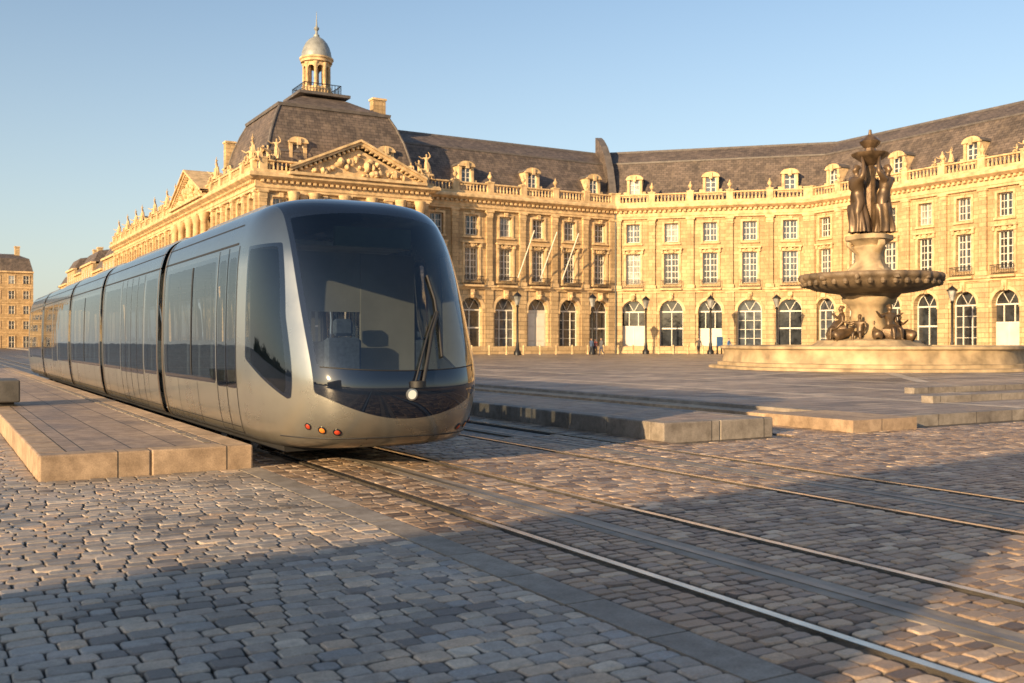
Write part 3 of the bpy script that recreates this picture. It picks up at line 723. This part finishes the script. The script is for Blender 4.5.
# ----------------------------------------------------------- ground
A=Acc(); A.face([(-3000,-3000,-.032),(3000,-3000,-.032),(3000,4000,-.032),(-3000,4000,-.032)]); A.build('ground',M['ground'])
A=Acc(); A.face([(15.0,12.1,.15),(200,12.1,.15),(200,250,.15),(15.0,250,.15)]); A.build('plaza_pavement',M['plaza'])
A=Acc()
A.box(WF,14.7,15.0,11.8,250,-.1,.17); A.box(WF,15.003,200,11.8,12.1,-.1,.17)
A.build('plaza_kerb',M['kerbs'])
A=Acc(); A.box(WF,13.1,14.69,11.3,13.3,-.1,.2); A.box(WF,14.0,14.69,13.303,60,-.1,.1); A.build('plaza_step',M['kerb'])
A=Acc(); A.box(WF,19,60,14.2,14.5,.1,.3); A.box(WF,22,60,17.0,17.3,.1,.3); A.build('plaza_low_kerb',M['kerbs'])
A=Acc()
for x in np.arange(19,82,4.0): A.face([(x,12.11,.154),(x+.4,12.11,.154),(x+.4,92,.154),(x,92,.154)])
for k in range(16):   # bands radiating from the fountain
    a=2*math.pi*k/16; ca,sa=math.cos(a),math.sin(a); r0,r1_=8.2,19; w_=.25
    A.face([(fx+r*ca-s*w_*sa,fy+r*sa+s*w_*ca,.158) for r,s in ((r0,-1),(r1_,-1),(r1_,1),(r0,1))])
A.build('plaza_paving_bands',M['band'])

def stones(name,zones,mat):
    cxs=[];cys=[];hxs=[];hys=[]
    for (x0,x1,y0,y1,w,dp) in zones:
        y=y0
        while y<y1-.04:
            dd=min(dp*RNG.uniform(.86,1.16),y1-y)
            if y1-y-dd<.05: dd=y1-y
            n=max(1,int(round((x1-x0)/w))); ws=RNG.uniform(.68,1.34,n)
            ws*=(x1-x0)/ws.sum(); e_=np.concatenate([[0],np.cumsum(ws)])+x0
            cxs.append((e_[:-1]+e_[1:])/2); hxs.append(ws/2); cys.append(np.full(n,y+dd/2)); hys.append(np.full(n,dd/2)); y+=dd
    cx_=np.concatenate(cxs);cy_=np.concatenate(cys);hx=np.concatenate(hxs);hy=np.concatenate(hys); n=len(cx_)
    c=.28
    ox=np.array([-1,-1+c,1-c,1,1,1-c,-1+c,-1.0]); oy=np.array([-1+c,-1,-1,-1+c,1-c,1,1,1-c])
    jx=RNG.normal(0,.0032,(n,8)); jy=RNG.normal(0,.0032,(n,8))
    V=np.zeros((n,24,3)); zt=RNG.normal(0,.0022,n); ax=RNG.normal(0,.014,n); ay=RNG.normal(0,.014,n)
    for k,(ins,z) in enumerate(((.003,-.034),(.0062,-.0068),(.0135,0.0))):
        px=np.sign(ox)*(hx[:,None]-ins); py=np.sign(oy)*(hy[:,None]-ins)
        cc=.010+.004*k
        px=px-np.where(np.abs(ox)<1,np.sign(ox)*cc,0); py=py-np.where(np.abs(oy)<1,np.sign(oy)*cc,0)
        px=px+jx; py=py+jy
        V[:,k*8:(k+1)*8,0]=cx_[:,None]+px; V[:,k*8:(k+1)*8,1]=cy_[:,None]+py
        V[:,k*8:(k+1)*8,2]=z+(zt[:,None]+ax[:,None]*px+ay[:,None]*py)*(k>0)
    quads=[]
    for k in (0,8):
        for j in range(8): q_=(j+1)%8; quads+= [k+j,k+q_,k+8+q_,k+8+j]
    pat=np.array(quads+list(range(16,24))); starts=np.array([4*i for i in range(16)]+[64]); tot=72
    loops=(pat[None,:]+24*np.arange(n)[:,None]).ravel(); ls=(starts[None,:]+tot*np.arange(n)[:,None]).ravel()
    me=bpy.data.meshes.new(name); me.vertices.add(n*24); me.vertices.foreach_set('co',V.ravel())
    me.loops.add(len(loops)); me.loops.foreach_set('vertex_index',loops.astype(np.int32))
    me.polygons.add(len(ls)); me.polygons.foreach_set('loop_start',ls.astype(np.int32))
    me.update(calc_edges=True); me.validate()
    sm=np.tile(np.array([True]*8+[False]*9),n); me.polygons.foreach_set('use_smooth',sm)
    at=me.attributes.new('rnd','FLOAT','POINT'); at.data.foreach_set('value',np.repeat(RNG.random(n),24).astype(np.float32))
    me.materials.append(mat); o=bpy.data.objects.new(name,me); link(o); return o
TC=4.715; T2=8.1; HG=.7175
r1,r2,r3,r4=TC-HG,TC+HG,T2-HG,T2+HG
stones('cobblestone_pavement',[(-9,3.12,-2,11.75,.175,.13),(-14,1.0,11.75,26,.175,.13)],M['cobA'])
g_=.09; SW=.14
z1=[(3.40,r1-g_),(r1+g_,TC-SW-.01),(TC+SW+.01,r2-g_),(r2+g_,r3-g_),(r3+g_,T2-SW-.01),(T2+SW+.01,r4-g_)]
zz=[(a,b_,-2,13.5,.185,.11) for a,b_ in z1]+[(r4+g_,9.5,-2,30,.185,.11),(9.5,30,-2,11.3,.19,.12),(11.9,13.1,11.3,30,.19,.12),(13.1,14.0,13.3,30,.19,.12),(r2+g_,r3-g_,13.5,40,.19,.115)]
stones('cobblestone_road',zz,M['cobB'])
trk=empty('tram_tracks')
A=Acc()
for r in (r1,r2,r3,r4): A.box(WF,r-.032,r+.032,-30,120,-.1,.004)
A.build('rails',M['steel'],trk)
A=Acc()
for r,sg in ((r1,1),(r2,-1),(r3,1),(r4,-1)): A.box(WF,*(sorted((r+sg*.033,r+sg*.08))),-30,120,-.1,-.018)
A.build('flange_grooves',M['groove'],trk)
A=Acc()
for c in (TC,T2):
    y=-6
    while y<50:
        for (a,b_) in ((c-SW,c-.04),(c+.04,c+SW)): A.box(WF,a,b_,y+.006,y+1.994,-.1,-.004)
        y+=2
A.build('power_strip_concrete',M['concrete'],trk)
A=Acc()
for c in (TC,T2): A.box(WF,c-.035,c+.035,-30,120,-.1,.001)
A.build('power_strip_rail',simple('weathered_strip_steel',(.22,.19,.16),.42,.6,.35,3),trk)
A=Acc(); y=-2
while y<11.7:
    A.box(WF,3.13,3.39,y+.006,y+.74,-.1,.0); y+=.75
A.build('track_border_kerb',M['kerbs'])
def platform(x0,x1,y0,y1,h,mats):
    e=empty('tram_platform')
    A=Acc(); k=.32
    A.box(WF,x0+k,x1-k,y0+k,y1,.05,h); A.build('surface',M[mats[0]],e)
    A=Acc()
    y=y0+k
    while y<min(y1,60):
        L_=1.15; A.box(WF,x0,x0+k-.004,y+.004,y+L_,-.05,h+.006); A.box(WF,x1-k+.004,x1,y+.004,y+L_,-.05,h+.006); y+=L_
    A.box(WF,x0,x0+k-.004,y,y1,-.05,h+.006); A.box(WF,x1-k+.004,x1,y,y1,-.05,h+.006)
    n=2
    for i in range(n):
        a=x0+(x1-x0)*i/n; A.box(WF,a+.003,a+(x1-x0)/n-.003,y0,y0+k-.004,-.05,h+.006)
    o=A.build('kerb_stones',M[mats[1]],e)
    bv=o.modifiers.new('b','BEVEL'); bv.width=.022; bv.segments=2
    return e
p1=platform(1.0,3.31,11.75,52,.27,('granite','kerb'))
p2=platform(9.5,11.75,11.75,52,.27,('granite','kerbs'))
A=Acc()
for k in range(60):
    A.box(WF,2.86,2.93,12.3+k*.65,12.3+k*.65+.5,.2,.281)
A.build('tactile_strip',M['concrete'],p1)
def block_bench(x,y,w,l,h=.45,name='stone_bench',mt='darkblock'):
    e=empty(name); A=Acc(); A.box(WF,x-w/2,x+w/2,y-l/2,y+l/2,.27+.08,.27+h); o=A.build('seat',M[mt],e)
    bv=o.modifiers.new('b','BEVEL'); bv.width=.03; bv.segments=3
    A=Acc(); A.box(WF,x-w/2+.1,x+w/2-.1,y-l/2+.1,y+l/2-.1,.2,.351); A.build('base',M['groove'],e)
block_bench(1.22,21.6,.5,1.3,.5); block_bench(10.7,21.5,.55,1.6,.5,mt='concrete'); block_bench(10.7,33,.55,1.6,.5)

def bollard(x,y):
    A=Acc(); A.lathe((x,y,ZB),[(.13,0),(.13,.08),(.09,.14),(.085,.75),(.12,.8),(.12,.86),(.06,.98),(0,1.0)],10); A.build('bollard',M['trim'],None,True)
for i in range(12): bollard(44.5+i*2.0,87.5)
for i in range(10):
    t=i/10; bollard(68.5+(79.5-68.5)*t,85.5-(85.5-74.5)*t)
def lamp(x,y,k=1.3):
    e=empty('street_lamp')
    sc=lambda P:[(r*k*1.3,z*k) for r,z in P]
    A=Acc(); A.lathe((x,y,ZB),sc([(.22,0),(.22,.25),(.12,.4),(.09,.9),(.07,1.0),(.06,3.6),(.1,3.7),(.06,3.8)]),10); A.build('post',M['iron'],e,True)
    A=Acc(); A.lathe((x,y,ZB),sc([(.1,3.8),(.24,4.45)]),6); A.build('lantern_glass',M['gl2'],e)
    A=Acc(); A.lathe((x,y,ZB),sc([(.28,4.45),(.28,4.5),(.12,4.7),(.03,4.8),(0,4.95)]),6); A.build('lantern_cap',M['iron'],e)
for p in ((66.7,85.5),(71.6,80.7),(76.2,75.7),(77.5,66),(77.5,56),(77.5,46),(50,84.5),(59,84.5)): lamp(*p)
e=empty('information_sign'); A=Acc(); A.box(WF,71.9,72.0,80,80.1,ZB,2.0); A.box(WF,72.5,72.6,80,80.1,ZB,2.0); A.build('posts',M['iron'],e)
A=Acc(); A.box(WF,71.85,72.65,79.95,79.99,1.0,2.0); A.build('panel',simple('blue_panel',(.05,.14,.32),.4),e)
WALK=[((-.05,-.07,.29),(-.05,-.09,.05),(-.055,-.16,.02)),((.05,.03,.28),(.05,.14,.09),(.055,.09,.03))]
base=figure_mesh('pedestrian_body',LOW(-1),((.15,-.03,.66),(.16,-.12,.56),(.155,-.15,.53)),legs=WALK,sub=2)
def person(x,y,rz,top,leg,h=1.74):
    m,nt,out=newmat('clothes'); b=NB(nt); s=b.n('ShaderNodeSeparateXYZ'); b.l(b.n('ShaderNodeTexCoord').outputs['Object'],s.inputs[0])
    r=b.ramp(s.outputs[2],[(0,(.03,.025,.02)),(.05,leg),(.5,top),(.845,(.45,.28,.2)),(.935,(.06,.035,.02))]); r.node.color_ramp.interpolation='CONSTANT'
    b.l(b.pbsdf(r,.8),out.inputs[0]); me=base.copy(); me.materials.append(m)
    o=bpy.data.objects.new('pedestrian',me); o.location=(x,y,ZB); o.rotation_euler=(0,0,rz); o.scale=(h,h,h); link(o)
person(58.5,84,1.9,(.05,.08,.16),(.03,.035,.05)); person(59.3,84.4,1.9,(.35,.10,.08),(.04,.05,.09),1.65)
person(72.8,79.2,.4,(.06,.16,.36),(.04,.045,.07)); person(77.0,60,-1.2,(.3,.28,.25),(.03,.03,.035))
person(55.5,78,-1.5,(.10,.10,.11),(.05,.06,.10)); person(67.6,78,2.6,(.07,.065,.06),(.02,.02,.025),1.8)

# ----------------------------------------------------------- tram
tram=empty('tram')
CP=[(.235,1.08,11.2),(.27,1.18,10.9),(.36,1.25,10.64),(.60,1.305,10.42),(.92,1.34,10.32),(1.2,1.355,10.37),(1.6,1.355,10.56),(2.1,1.345,10.84),(2.55,1.32,11.12),(2.85,1.27,11.34),(3.08,1.17,11.52),(3.22,1.0,11.72),(3.30,.72,12.0),(3.335,.35,12.25),(3.34,0.0,12.4)]
def catmull(P,n=6):
    P=[np.array(p,float) for p in P]; P=[2*P[0]-P[1]]+P+[2*P[-1]-P[-2]]; o=[]
    for i in range(1,len(P)-2):
        for k in range(n):
            t=k/n; a,b_,c,d_=P[i-1:i+3]
            o.append(.5*((2*b_)+(-a+c)*t+(2*a-5*b_+4*c-d_)*t*t+(-a+3*b_-3*c+d_)*t**3))
    o.append(P[-2]); return np.array(o)
LV=catmull(CP,6); LV[:,1]=np.maximum(LV[:,1],0)
Zs,Ws,Sn=LV[:,0],LV[:,1],LV[:,2]
SC=12.7; NE=3.05
def surf_s(q,z,off=0):
    w=np.interp(z,Zs,Ws); sn=np.interp(z,Zs,Sn)
    sp=min(1,(abs(q)/w))**(NE/2); cp=math.sqrt(max(0,1-sp*sp)); return SC-(SC-sn+off)*cp**(2/NE)
def sdbox(x,y,x0,x1,y0,y1,r=.07):
    cx_,cy_=(x0+x1)/2,(y0+y1)/2; dx=np.abs(x-cx_)-(x1-x0)/2+r; dy=np.abs(y-cy_)-(y1-y0)/2+r
    return -(np.hypot(np.maximum(dx,0),np.maximum(dy,0))+np.minimum(np.maximum(dx,dy),0)-r)
def skin_obj(name,X,Y,Z,g,bk):
    R,Cn=X.shape; me=bpy.data.meshes.new(name)
    co=np.stack([X,Y,Z],-1).reshape(-1,3)
    i=np.arange(R-1)[:,None]*Cn+np.arange(Cn-1)[None,:]; f=np.stack([i,i+1,i+Cn+1,i+Cn],-1).reshape(-1,4)
    me.from_pydata(co.tolist(),[],f.tolist())
    for nm,a in (('g',g),('bk',bk)):
        at=me.attributes.new(nm,'FLOAT','POINT'); at.data.foreach_set('value',a.ravel().astype(np.float32))
    me.polygons.foreach_set('use_smooth',[True]*len(me.polygons)); me.materials.append(M['tram'])
    o=bpy.data.objects.new(name,me); link(o,tram); return o
def sidefields(s,z,wins,doors,rib):
    g=np.full(s.shape,-9.); bk=np.full(s.shape,-9.)
    for (a,b_) in rib: bk=np.maximum(bk,sdbox(s,z,a,b_,.93,2.66,.1))
    for (a,b_) in wins: g=np.maximum(g,sdbox(s,z,a,b_,1.0,2.60,.09))
    for (a,b_) in doors:
        bk=np.maximum(bk,sdbox(s,z,a,b_,.90,2.66,.05)); g=np.maximum(g,sdbox(s,z,a+.07,b_-.07,.97,2.58,.06))
    return g,bk
def cab(name,s_end,mapf,wins,doors,rib):
    ns=int((s_end-SC)/.05); st=np.linspace(s_end,SC,ns,endpoint=False)
    ph=np.linspace(-math.pi/2,math.pi/2,221)
    rowsX=[];rowsS=[];rowsZ=[]
    for z,w,sn in LV:
        q_=np.concatenate([np.full(ns,-w),w*np.sign(np.sin(ph))*np.abs(np.sin(ph))**(2/NE),np.full(ns,w)])
        s=np.concatenate([st,SC-(SC-sn)*np.maximum(0,np.cos(ph))**(2/NE),st[::-1]])
        rowsX.append(q_);rowsS.append(s);rowsZ.append(np.full(q_.shape,z))
    Q=np.array(rowsX);S_=np.array(rowsS);Z=np.array(rowsZ); aq=np.abs(Q)
    g,bk=sidefields(S_,Z,wins,doors,rib)
    sidef=S_>12.0
    g=np.where(sidef,g,-9.); bk=np.where(sidef,bk,-9.)
    hw=1.02+.03*np.sin((Z-1)*1.5)
    front=S_<12.2
    ws=np.minimum(np.minimum(hw-.05-aq,(3.08-.10*aq**2)-Z),Z-(1.17+.05*aq**2))
    mk=np.minimum(np.minimum(hw-aq,3.20-Z),Z-(.62+.30*aq**2))
    g=np.where(front,np.maximum(g,ws),g); bk=np.where(front,np.maximum(bk,mk),bk)
    sf=np.minimum(np.minimum(aq-1.17+.04*np.clip(Z-1.8,0,1)*2,12.30-S_),np.minimum(2.68-Z,Z-(.80+.38*np.clip(S_-11.0,0,2))))
    sf=np.where(S_<12.6,sf,-9.)
    bk=np.maximum(bk,sf); g=np.maximum(g,sf-.04)
    Y=mapf(S_)
    return skin_obj(name,Q+TC,Y,Z,g,bk)
ident=lambda s:s
cab('front_cab_body',17.35,ident,[(13.86,15.2),(15.30,17.15)],[(12.72,13.22),(13.22,13.72)],[(13.78,17.22)])
RM=55.9
cab('rear_cab_body',17.7,lambda s:RM-s,[(13.86,15.2),(15.28,17.5)],[(12.72,13.72)],[(13.78,17.55)])
mods=[(17.75,24.1,[(17.95,18.95),(21.75,23.9)],[(19.15,19.8),(19.8,20.45),(20.45,21.05),(21.05,21.6)],[(17.88,19.05),(21.68,23.97)]),
      (24.5,30.1,[(24.7,27.2),(27.28,29.9)],[],[(24.62,29.98)]),
      (30.5,37.8,[(30.7,33.2),(35.0,37.6)],[(33.45,34.1),(34.1,34.75)],[(30.62,33.3),(34.9,37.68)])]
for k,(a,b_,w_,d_,rb) in enumerate(mods):
    st=np.linspace(a,b_,int((b_-a)/.05)+1)
    zz_=np.concatenate([Zs,Zs[::-1][1:]]); ww=np.concatenate([-Ws,Ws[::-1][1:]])
    Q,S_=np.meshgrid(ww,st); Z,_=np.meshgrid(zz_,st)
    g,bk=sidefields(S_,Z,w_,d_,rb)
    skin_obj('passenger_module_body',Q+TC,S_,Z,g,bk)
for (a,b_) in ((17.35,17.75),(24.1,24.5),(30.1,30.5),(37.8,RM-17.7)):
    A=Acc(); n=9; rows=[]
    for i in range(n):
        s=a-.02+(b_-a+.04)*i/(n-1); k=.955 if i%2==0 else .925
        rows.append([(TC-w*k,s,.2+(z-.2)*(k+.03)) for z,w in zip(Zs[::2],Ws[::2])]+[(TC+w*k,s,.2+(z-.2)*(k+.03)) for z,w in zip(Zs[::-2],Ws[::-2])])
    A.grid(rows); A.build('gangway_bellows',M['black'],tram,True)
def strip(acc,s0,s1,z0,z1,off=.004,sides=(-1,1)):
    zl=[z0]+[z for z in Zs if z0<z<z1]+[z1]
    for sd in sides:
        for i in range(len(zl)-1):
            wa=np.interp(zl[i],Zs,Ws)+off; wb=np.interp(zl[i+1],Zs,Ws)+off
            acc.face([(TC+sd*wa,s0,zl[i]),(TC+sd*wa,s1,zl[i]),(TC+sd*wb,s1,zl[i+1]),(TC+sd*wb,s0,zl[i+1])])
A=Acc()
spans=[(12.8,17.35)]+[(a,b_) for a,b_,*_ in mods]+[(38.25,43.1)]
for (a,b_) in spans: strip(A,a,b_,2.74,2.768); strip(A,a,b_,2.99,3.008)
alld=[(12.72,13.22),(13.22,13.72)]+[d for m_ in mods for d in m_[3]]+[(RM-13.72,RM-12.72)]
for (a,b_) in alld:
    for s in (a-.010,b_-.010): strip(A,s,s+.022,.32,2.72)
    strip(A,a,b_,.32,.338)
for s in (14.9,16.2,18.7,22.3,23.4,25.5,27.2,28.8,31.5,33,35.6,36.8,39.8,41): strip(A,s,s+.014,.32,.92)
for (a,b_) in spans: strip(A,a,b_,.40,.412)
for (a,b_) in ((15.21,15.29),(27.2,27.28)): strip(A,a,b_,1.0,2.6,.005)
A.build('panel_seams',M['black'],tram)
A=Acc()
for (a,b_) in spans[1:4]:
    for s in (a,b_-.07): strip(A,s,s+.07,.25,3.12,.012)
strip(A,17.28,17.35,.25,3.12,.012); strip(A,38.25,38.32,.25,3.12,.012)
A.build('gangway_frames',simple('bronze_trim',(.16,.12,.08),.4,.5),tram)
A=Acc()
for (a,b_) in spans: A.box(WF,TC-.75,TC+.75,a+.8,b_-.5,3.25,3.39)
o=A.build('roof_equipment',M['grey'],tram); bv=o.modifiers.new('b','BEVEL'); bv.width=.05
A=Acc(); A.box(WF,TC-.95,TC+.95,12.0,44.2,.14,.34); A.build('underframe',M['black'],tram)
A=Acc()
for s in (13.9,15.6,26.3,28.1,40.2,41.9):
    for sx in (-1,1):
        for (r,wd) in ((.29,.06),(.31,.025)):
            rows=[[(TC+sx*(HG+o_),s+r*math.cos(t),.295+r*math.sin(t)) for t in [k*math.pi/12 for k in range(24)]] for o_ in (-wd,wd)]
            A.grid(rows,True); A.face(rows[0]); A.face(rows[1][::-1])
A.build('wheels',M['steel'],tram)
M['int']=simple('interior_panel',(.42,.42,.40),.5,0,.1)
A=Acc(); A.box(WF,TC-1.2,TC+1.2,12.9,44,.36,.42); A.build('floor',M['grey'],tram)
A=Acc(); A.box(WF,TC-1.0,TC+1.0,12.5,44,2.76,2.82); A.build('ceiling',simple('ceiling_panel',(.65,.65,.61),.5),tram)
A=Acc(); A.box(WF,TC-.95,TC+.95,10.95,11.6,.42,1.02); A.box(WF,TC-.55,TC+.55,10.9,11.35,1.023,1.14)
o=A.build('dashboard',M['grey'],tram); bv=o.modifiers.new('b','BEVEL'); bv.width=.04
A=Acc(); A.box(WF,TC-1.15,TC-.35,12.75,12.8,.42,2.7); A.box(WF,TC+.35,TC+1.15,12.75,12.8,.42,2.7); A.box(WF,TC-.349,TC+.349,12.76,12.79,1.9,2.7); A.build('cab_partition',M['int'],tram)
A=Acc(); A.box(WF,TC-.27,TC+.27,12.0,12.5,.75,.87); A.box(WF,TC-.25,TC+.25,12.45,12.57,.87,1.55); A.box(WF,TC-.14,TC+.14,12.47,12.55,1.57,1.8); A.box(WF,TC-.08,TC+.08,12.15,12.3,.42,.75)
o=A.build('driver_seat',M['seat'],tram); bv=o.modifiers.new('b','BEVEL'); bv.width=.04
A=Acc()
for s in [14.2,15.0,15.8,16.6,18.2,22.2,23.0,25,25.8,26.6,27.4,28.2,29,31.2,32,35.4,36.2,37,39.4,40.2]:
    for sx in (-1,1):
        for o_ in (.42,.88):
            c=TC+sx*o_; A.box(WF,c-.2,c+.2,s-.2,s+.2,.8,.87); A.box(WF,c-.2,c+.2,s+.16,s+.22,.87,1.5); A.box(WF,c-.05,c+.05,s-.05,s+.05,.42,.8)
o=A.build('seats',M['seat'],tram); bv=o.modifiers.new('b','BEVEL'); bv.width=.025
A=Acc()
for s in np.arange(13.4,43.5,1.3):
    for sx in (-.25,.25): A.lathe((TC+sx,s,.42),[(.018,0),(.018,2.35)],6)
A.build('grab_poles',M['steel'],tram)
sd_=float(surf_s(0,2.78))
A=Acc(); A.box(WF,TC-.5,TC+.5,sd_+.16,sd_+.22,2.66,2.90); A.build('destination_display',simple('display_panel',(.12,.15,.08),.3),tram)
def disc_on(name,q,z,r,mat,off=.01,dome=.015,rim=None):
    s=surf_s(q,z); p=Vector((TC+q,s,z)); e_=.02
    du=Vector((2*e_,surf_s(q+e_,z)-surf_s(q-e_,z),0)); dv=Vector((0,surf_s(q,z+e_)-surf_s(q,z-e_),2*e_)); n=dv.cross(du).normalized()
    if n.y>0: n=-n
    u=du.normalized(); v=n.cross(u)
    A=Acc(); rows=[]
    for rr,h in ((r,0),(r,off),(r*.7,off+dome*.7),(r*.3,off+dome),(0.001,off+dome)):
        rows.append([tuple(p+n*h+u*rr*math.cos(t)+v*rr*math.sin(t)) for t in [k*math.pi/12 for k in range(24)]])
    A.grid(rows,True); A.build(name,mat,tram,True)
    if rim:
        A=Acc(); rows=[]
        for rr,h in ((r*1.35,-.005),(r*1.35,off*1.2),(r*1.0,off*1.6),(r*.98,0)):
            rows.append([tuple(p+n*h+u*rr*math.cos(t)+v*rr*math.sin(t)) for t in [k*math.pi/12 for k in range(24)]])
        A.grid(rows,True); A.build(name+'_bezel',rim,tram,True)
disc_on('headlight',0,.90,.052,M['lamp'],.012,.012,M['silver'])
for sx in (-1,1):
    disc_on('indicator_lamp',sx*.90,.50,.036,M['amber'],.008,.01,M['blackgloss']); disc_on('tail_lamp',sx*.76,.48,.036,M['redlens'],.008,.01,M['blackgloss'])
    disc_on('tail_lamp',sx*1.02,.54,.032,M['redlens'],.008,.01,M['blackgloss'])
def curve_on(name,pts,r,mat,off=.004):
    tube(name,[(TC+q,surf_s(q,z)-off,z) for q,z in pts],r,mat,tram)
curve_on('bumper_seam',[(q_,.40) for q_ in np.linspace(-1.17,1.17,60)],.008,M['black'],.001)
curve_on('coupler_hatch_seam',[(-.42,.40),(-.42,.30),(-.42,.25)],.007,M['black'],.001); curve_on('coupler_hatch_seam',[(.42,.40),(.42,.30),(.42,.25)],.007,M['black'],.001)
curve_on('windscreen_seal',[(q_,1.17+.05*q_*q_) for q_ in np.linspace(-.96,.96,40)],.007,M['black'],.002)
curve_on('wiper_arm',[(.12,1.02),(.22,1.3),(.36,1.62),(.5,1.85)],.022,M['black'],.05)
curve_on('wiper_arm',[(.02,1.02),(.14,1.3),(.30,1.60),(.47,1.85)],.012,M['black'],.05)
curve_on('wiper_blade',[(.50,2.3),(.52,2.0),(.5,1.85),(.47,1.6),(.43,1.32)],.018,M['black'],.025)
A=Acc(); s=surf_s(.07,1.02); A.lathe((TC+.07,s-.02,.98),[(0,0),(.09,0),(.09,.07),(0,.08)],12); A.build('wiper_pivot',M['black'],tram,True)

# ----------------------------------------------------------- far bank
m,nt,out=newmat('foliage'); b=NB(nt); pos=b.n('ShaderNodeTexCoord').outputs['Object']
b.l(b.pbsdf(b.ramp(b.noise(pos,.6,5),[(.3,(.02,.03,.012)),(.7,(.07,.09,.03))]),.8),out.inputs[0]); M['fol']=m
N=9000; A=np.zeros((N*4,3))
px=-260+RNG.normal(0,8,N); py=-400+RNG.random(N)*1000; top=9+4*np.sin(py*.05)+3*np.sin(py*.17+1)+2*np.sin(py*.41)
pz=RNG.random(N)*top+.5
for c in range(4):
    ang=c*math.pi/2; A[c::4,0]=px+RNG.normal(0,.9,N); A[c::4,1]=py+2.2*math.cos(ang)+RNG.normal(0,.5,N); A[c::4,2]=pz+1.8*math.sin(ang)+RNG.normal(0,.5,N)
me=bpy.data.meshes.new('riverside_trees'); me.from_pydata(A.tolist(),[],[(4*i,4*i+1,4*i+2,4*i+3) for i in range(N)]); me.materials.append(M['fol']); link(bpy.data.objects.new('riverside_trees',me))

# ----------------------------------------------------------- light, world, camera
w=bpy.data.worlds.new('World'); scene.world=w; w.use_nodes=True; nt=w.node_tree; b=NB(nt)
bg=nt.nodes['Background']; sk=nt.nodes.new('ShaderNodeTexSky'); sk.sky_type='NISHITA'; sk.sun_disc=False
sk.sun_elevation=SUN_EL; sk.sun_rotation=math.atan2(SUN.x,SUN.y); sk.air_density=1.0; sk.dust_density=1.0; sk.ozone_density=1.4
tcw=b.n('ShaderNodeTexCoord'); sp=b.n('ShaderNodeSeparateXYZ'); b.l(tcw.outputs['Generated'],sp.inputs[0])
sky2=b.mix(1.0,sk.outputs[0],(1.4,1.43,1.45),'MULTIPLY')
f=b.mr(sp.outputs[2],0,.46,1,0); f=b.math('MULTIPLY',b.math('POWER',f,1.5),.6)
hz=b.mix(f,sky2,(4.9,5.05,5.1))
nt.links.new(hz,bg.inputs[0]); bg.inputs[1].default_value=.135
ld=bpy.data.lights.new('sun','SUN'); ld.energy=8.8; ld.angle=math.radians(.5); ld.color=(1,.70,.37)
lo=bpy.data.objects.new('sun',ld); lo.rotation_euler=SUN.to_track_quat('Z','Y').to_euler(); link(lo)
cd=bpy.data.cameras.new('camera'); cd.lens=35; cd.sensor_width=36; cd.clip_end=8000; cd.clip_start=.1
cd.dof.use_dof=True; cd.dof.focus_distance=13; cd.dof.aperture_fstop=2.8
co=bpy.data.objects.new('camera',cd); co.location=(0,0,1.5); co.rotation_euler=(math.pi/2,0,-TH); link(co)
scene.camera=co
scene.view_settings.view_transform='Standard'; scene.view_settings.look='None'; scene.view_settings.exposure=0
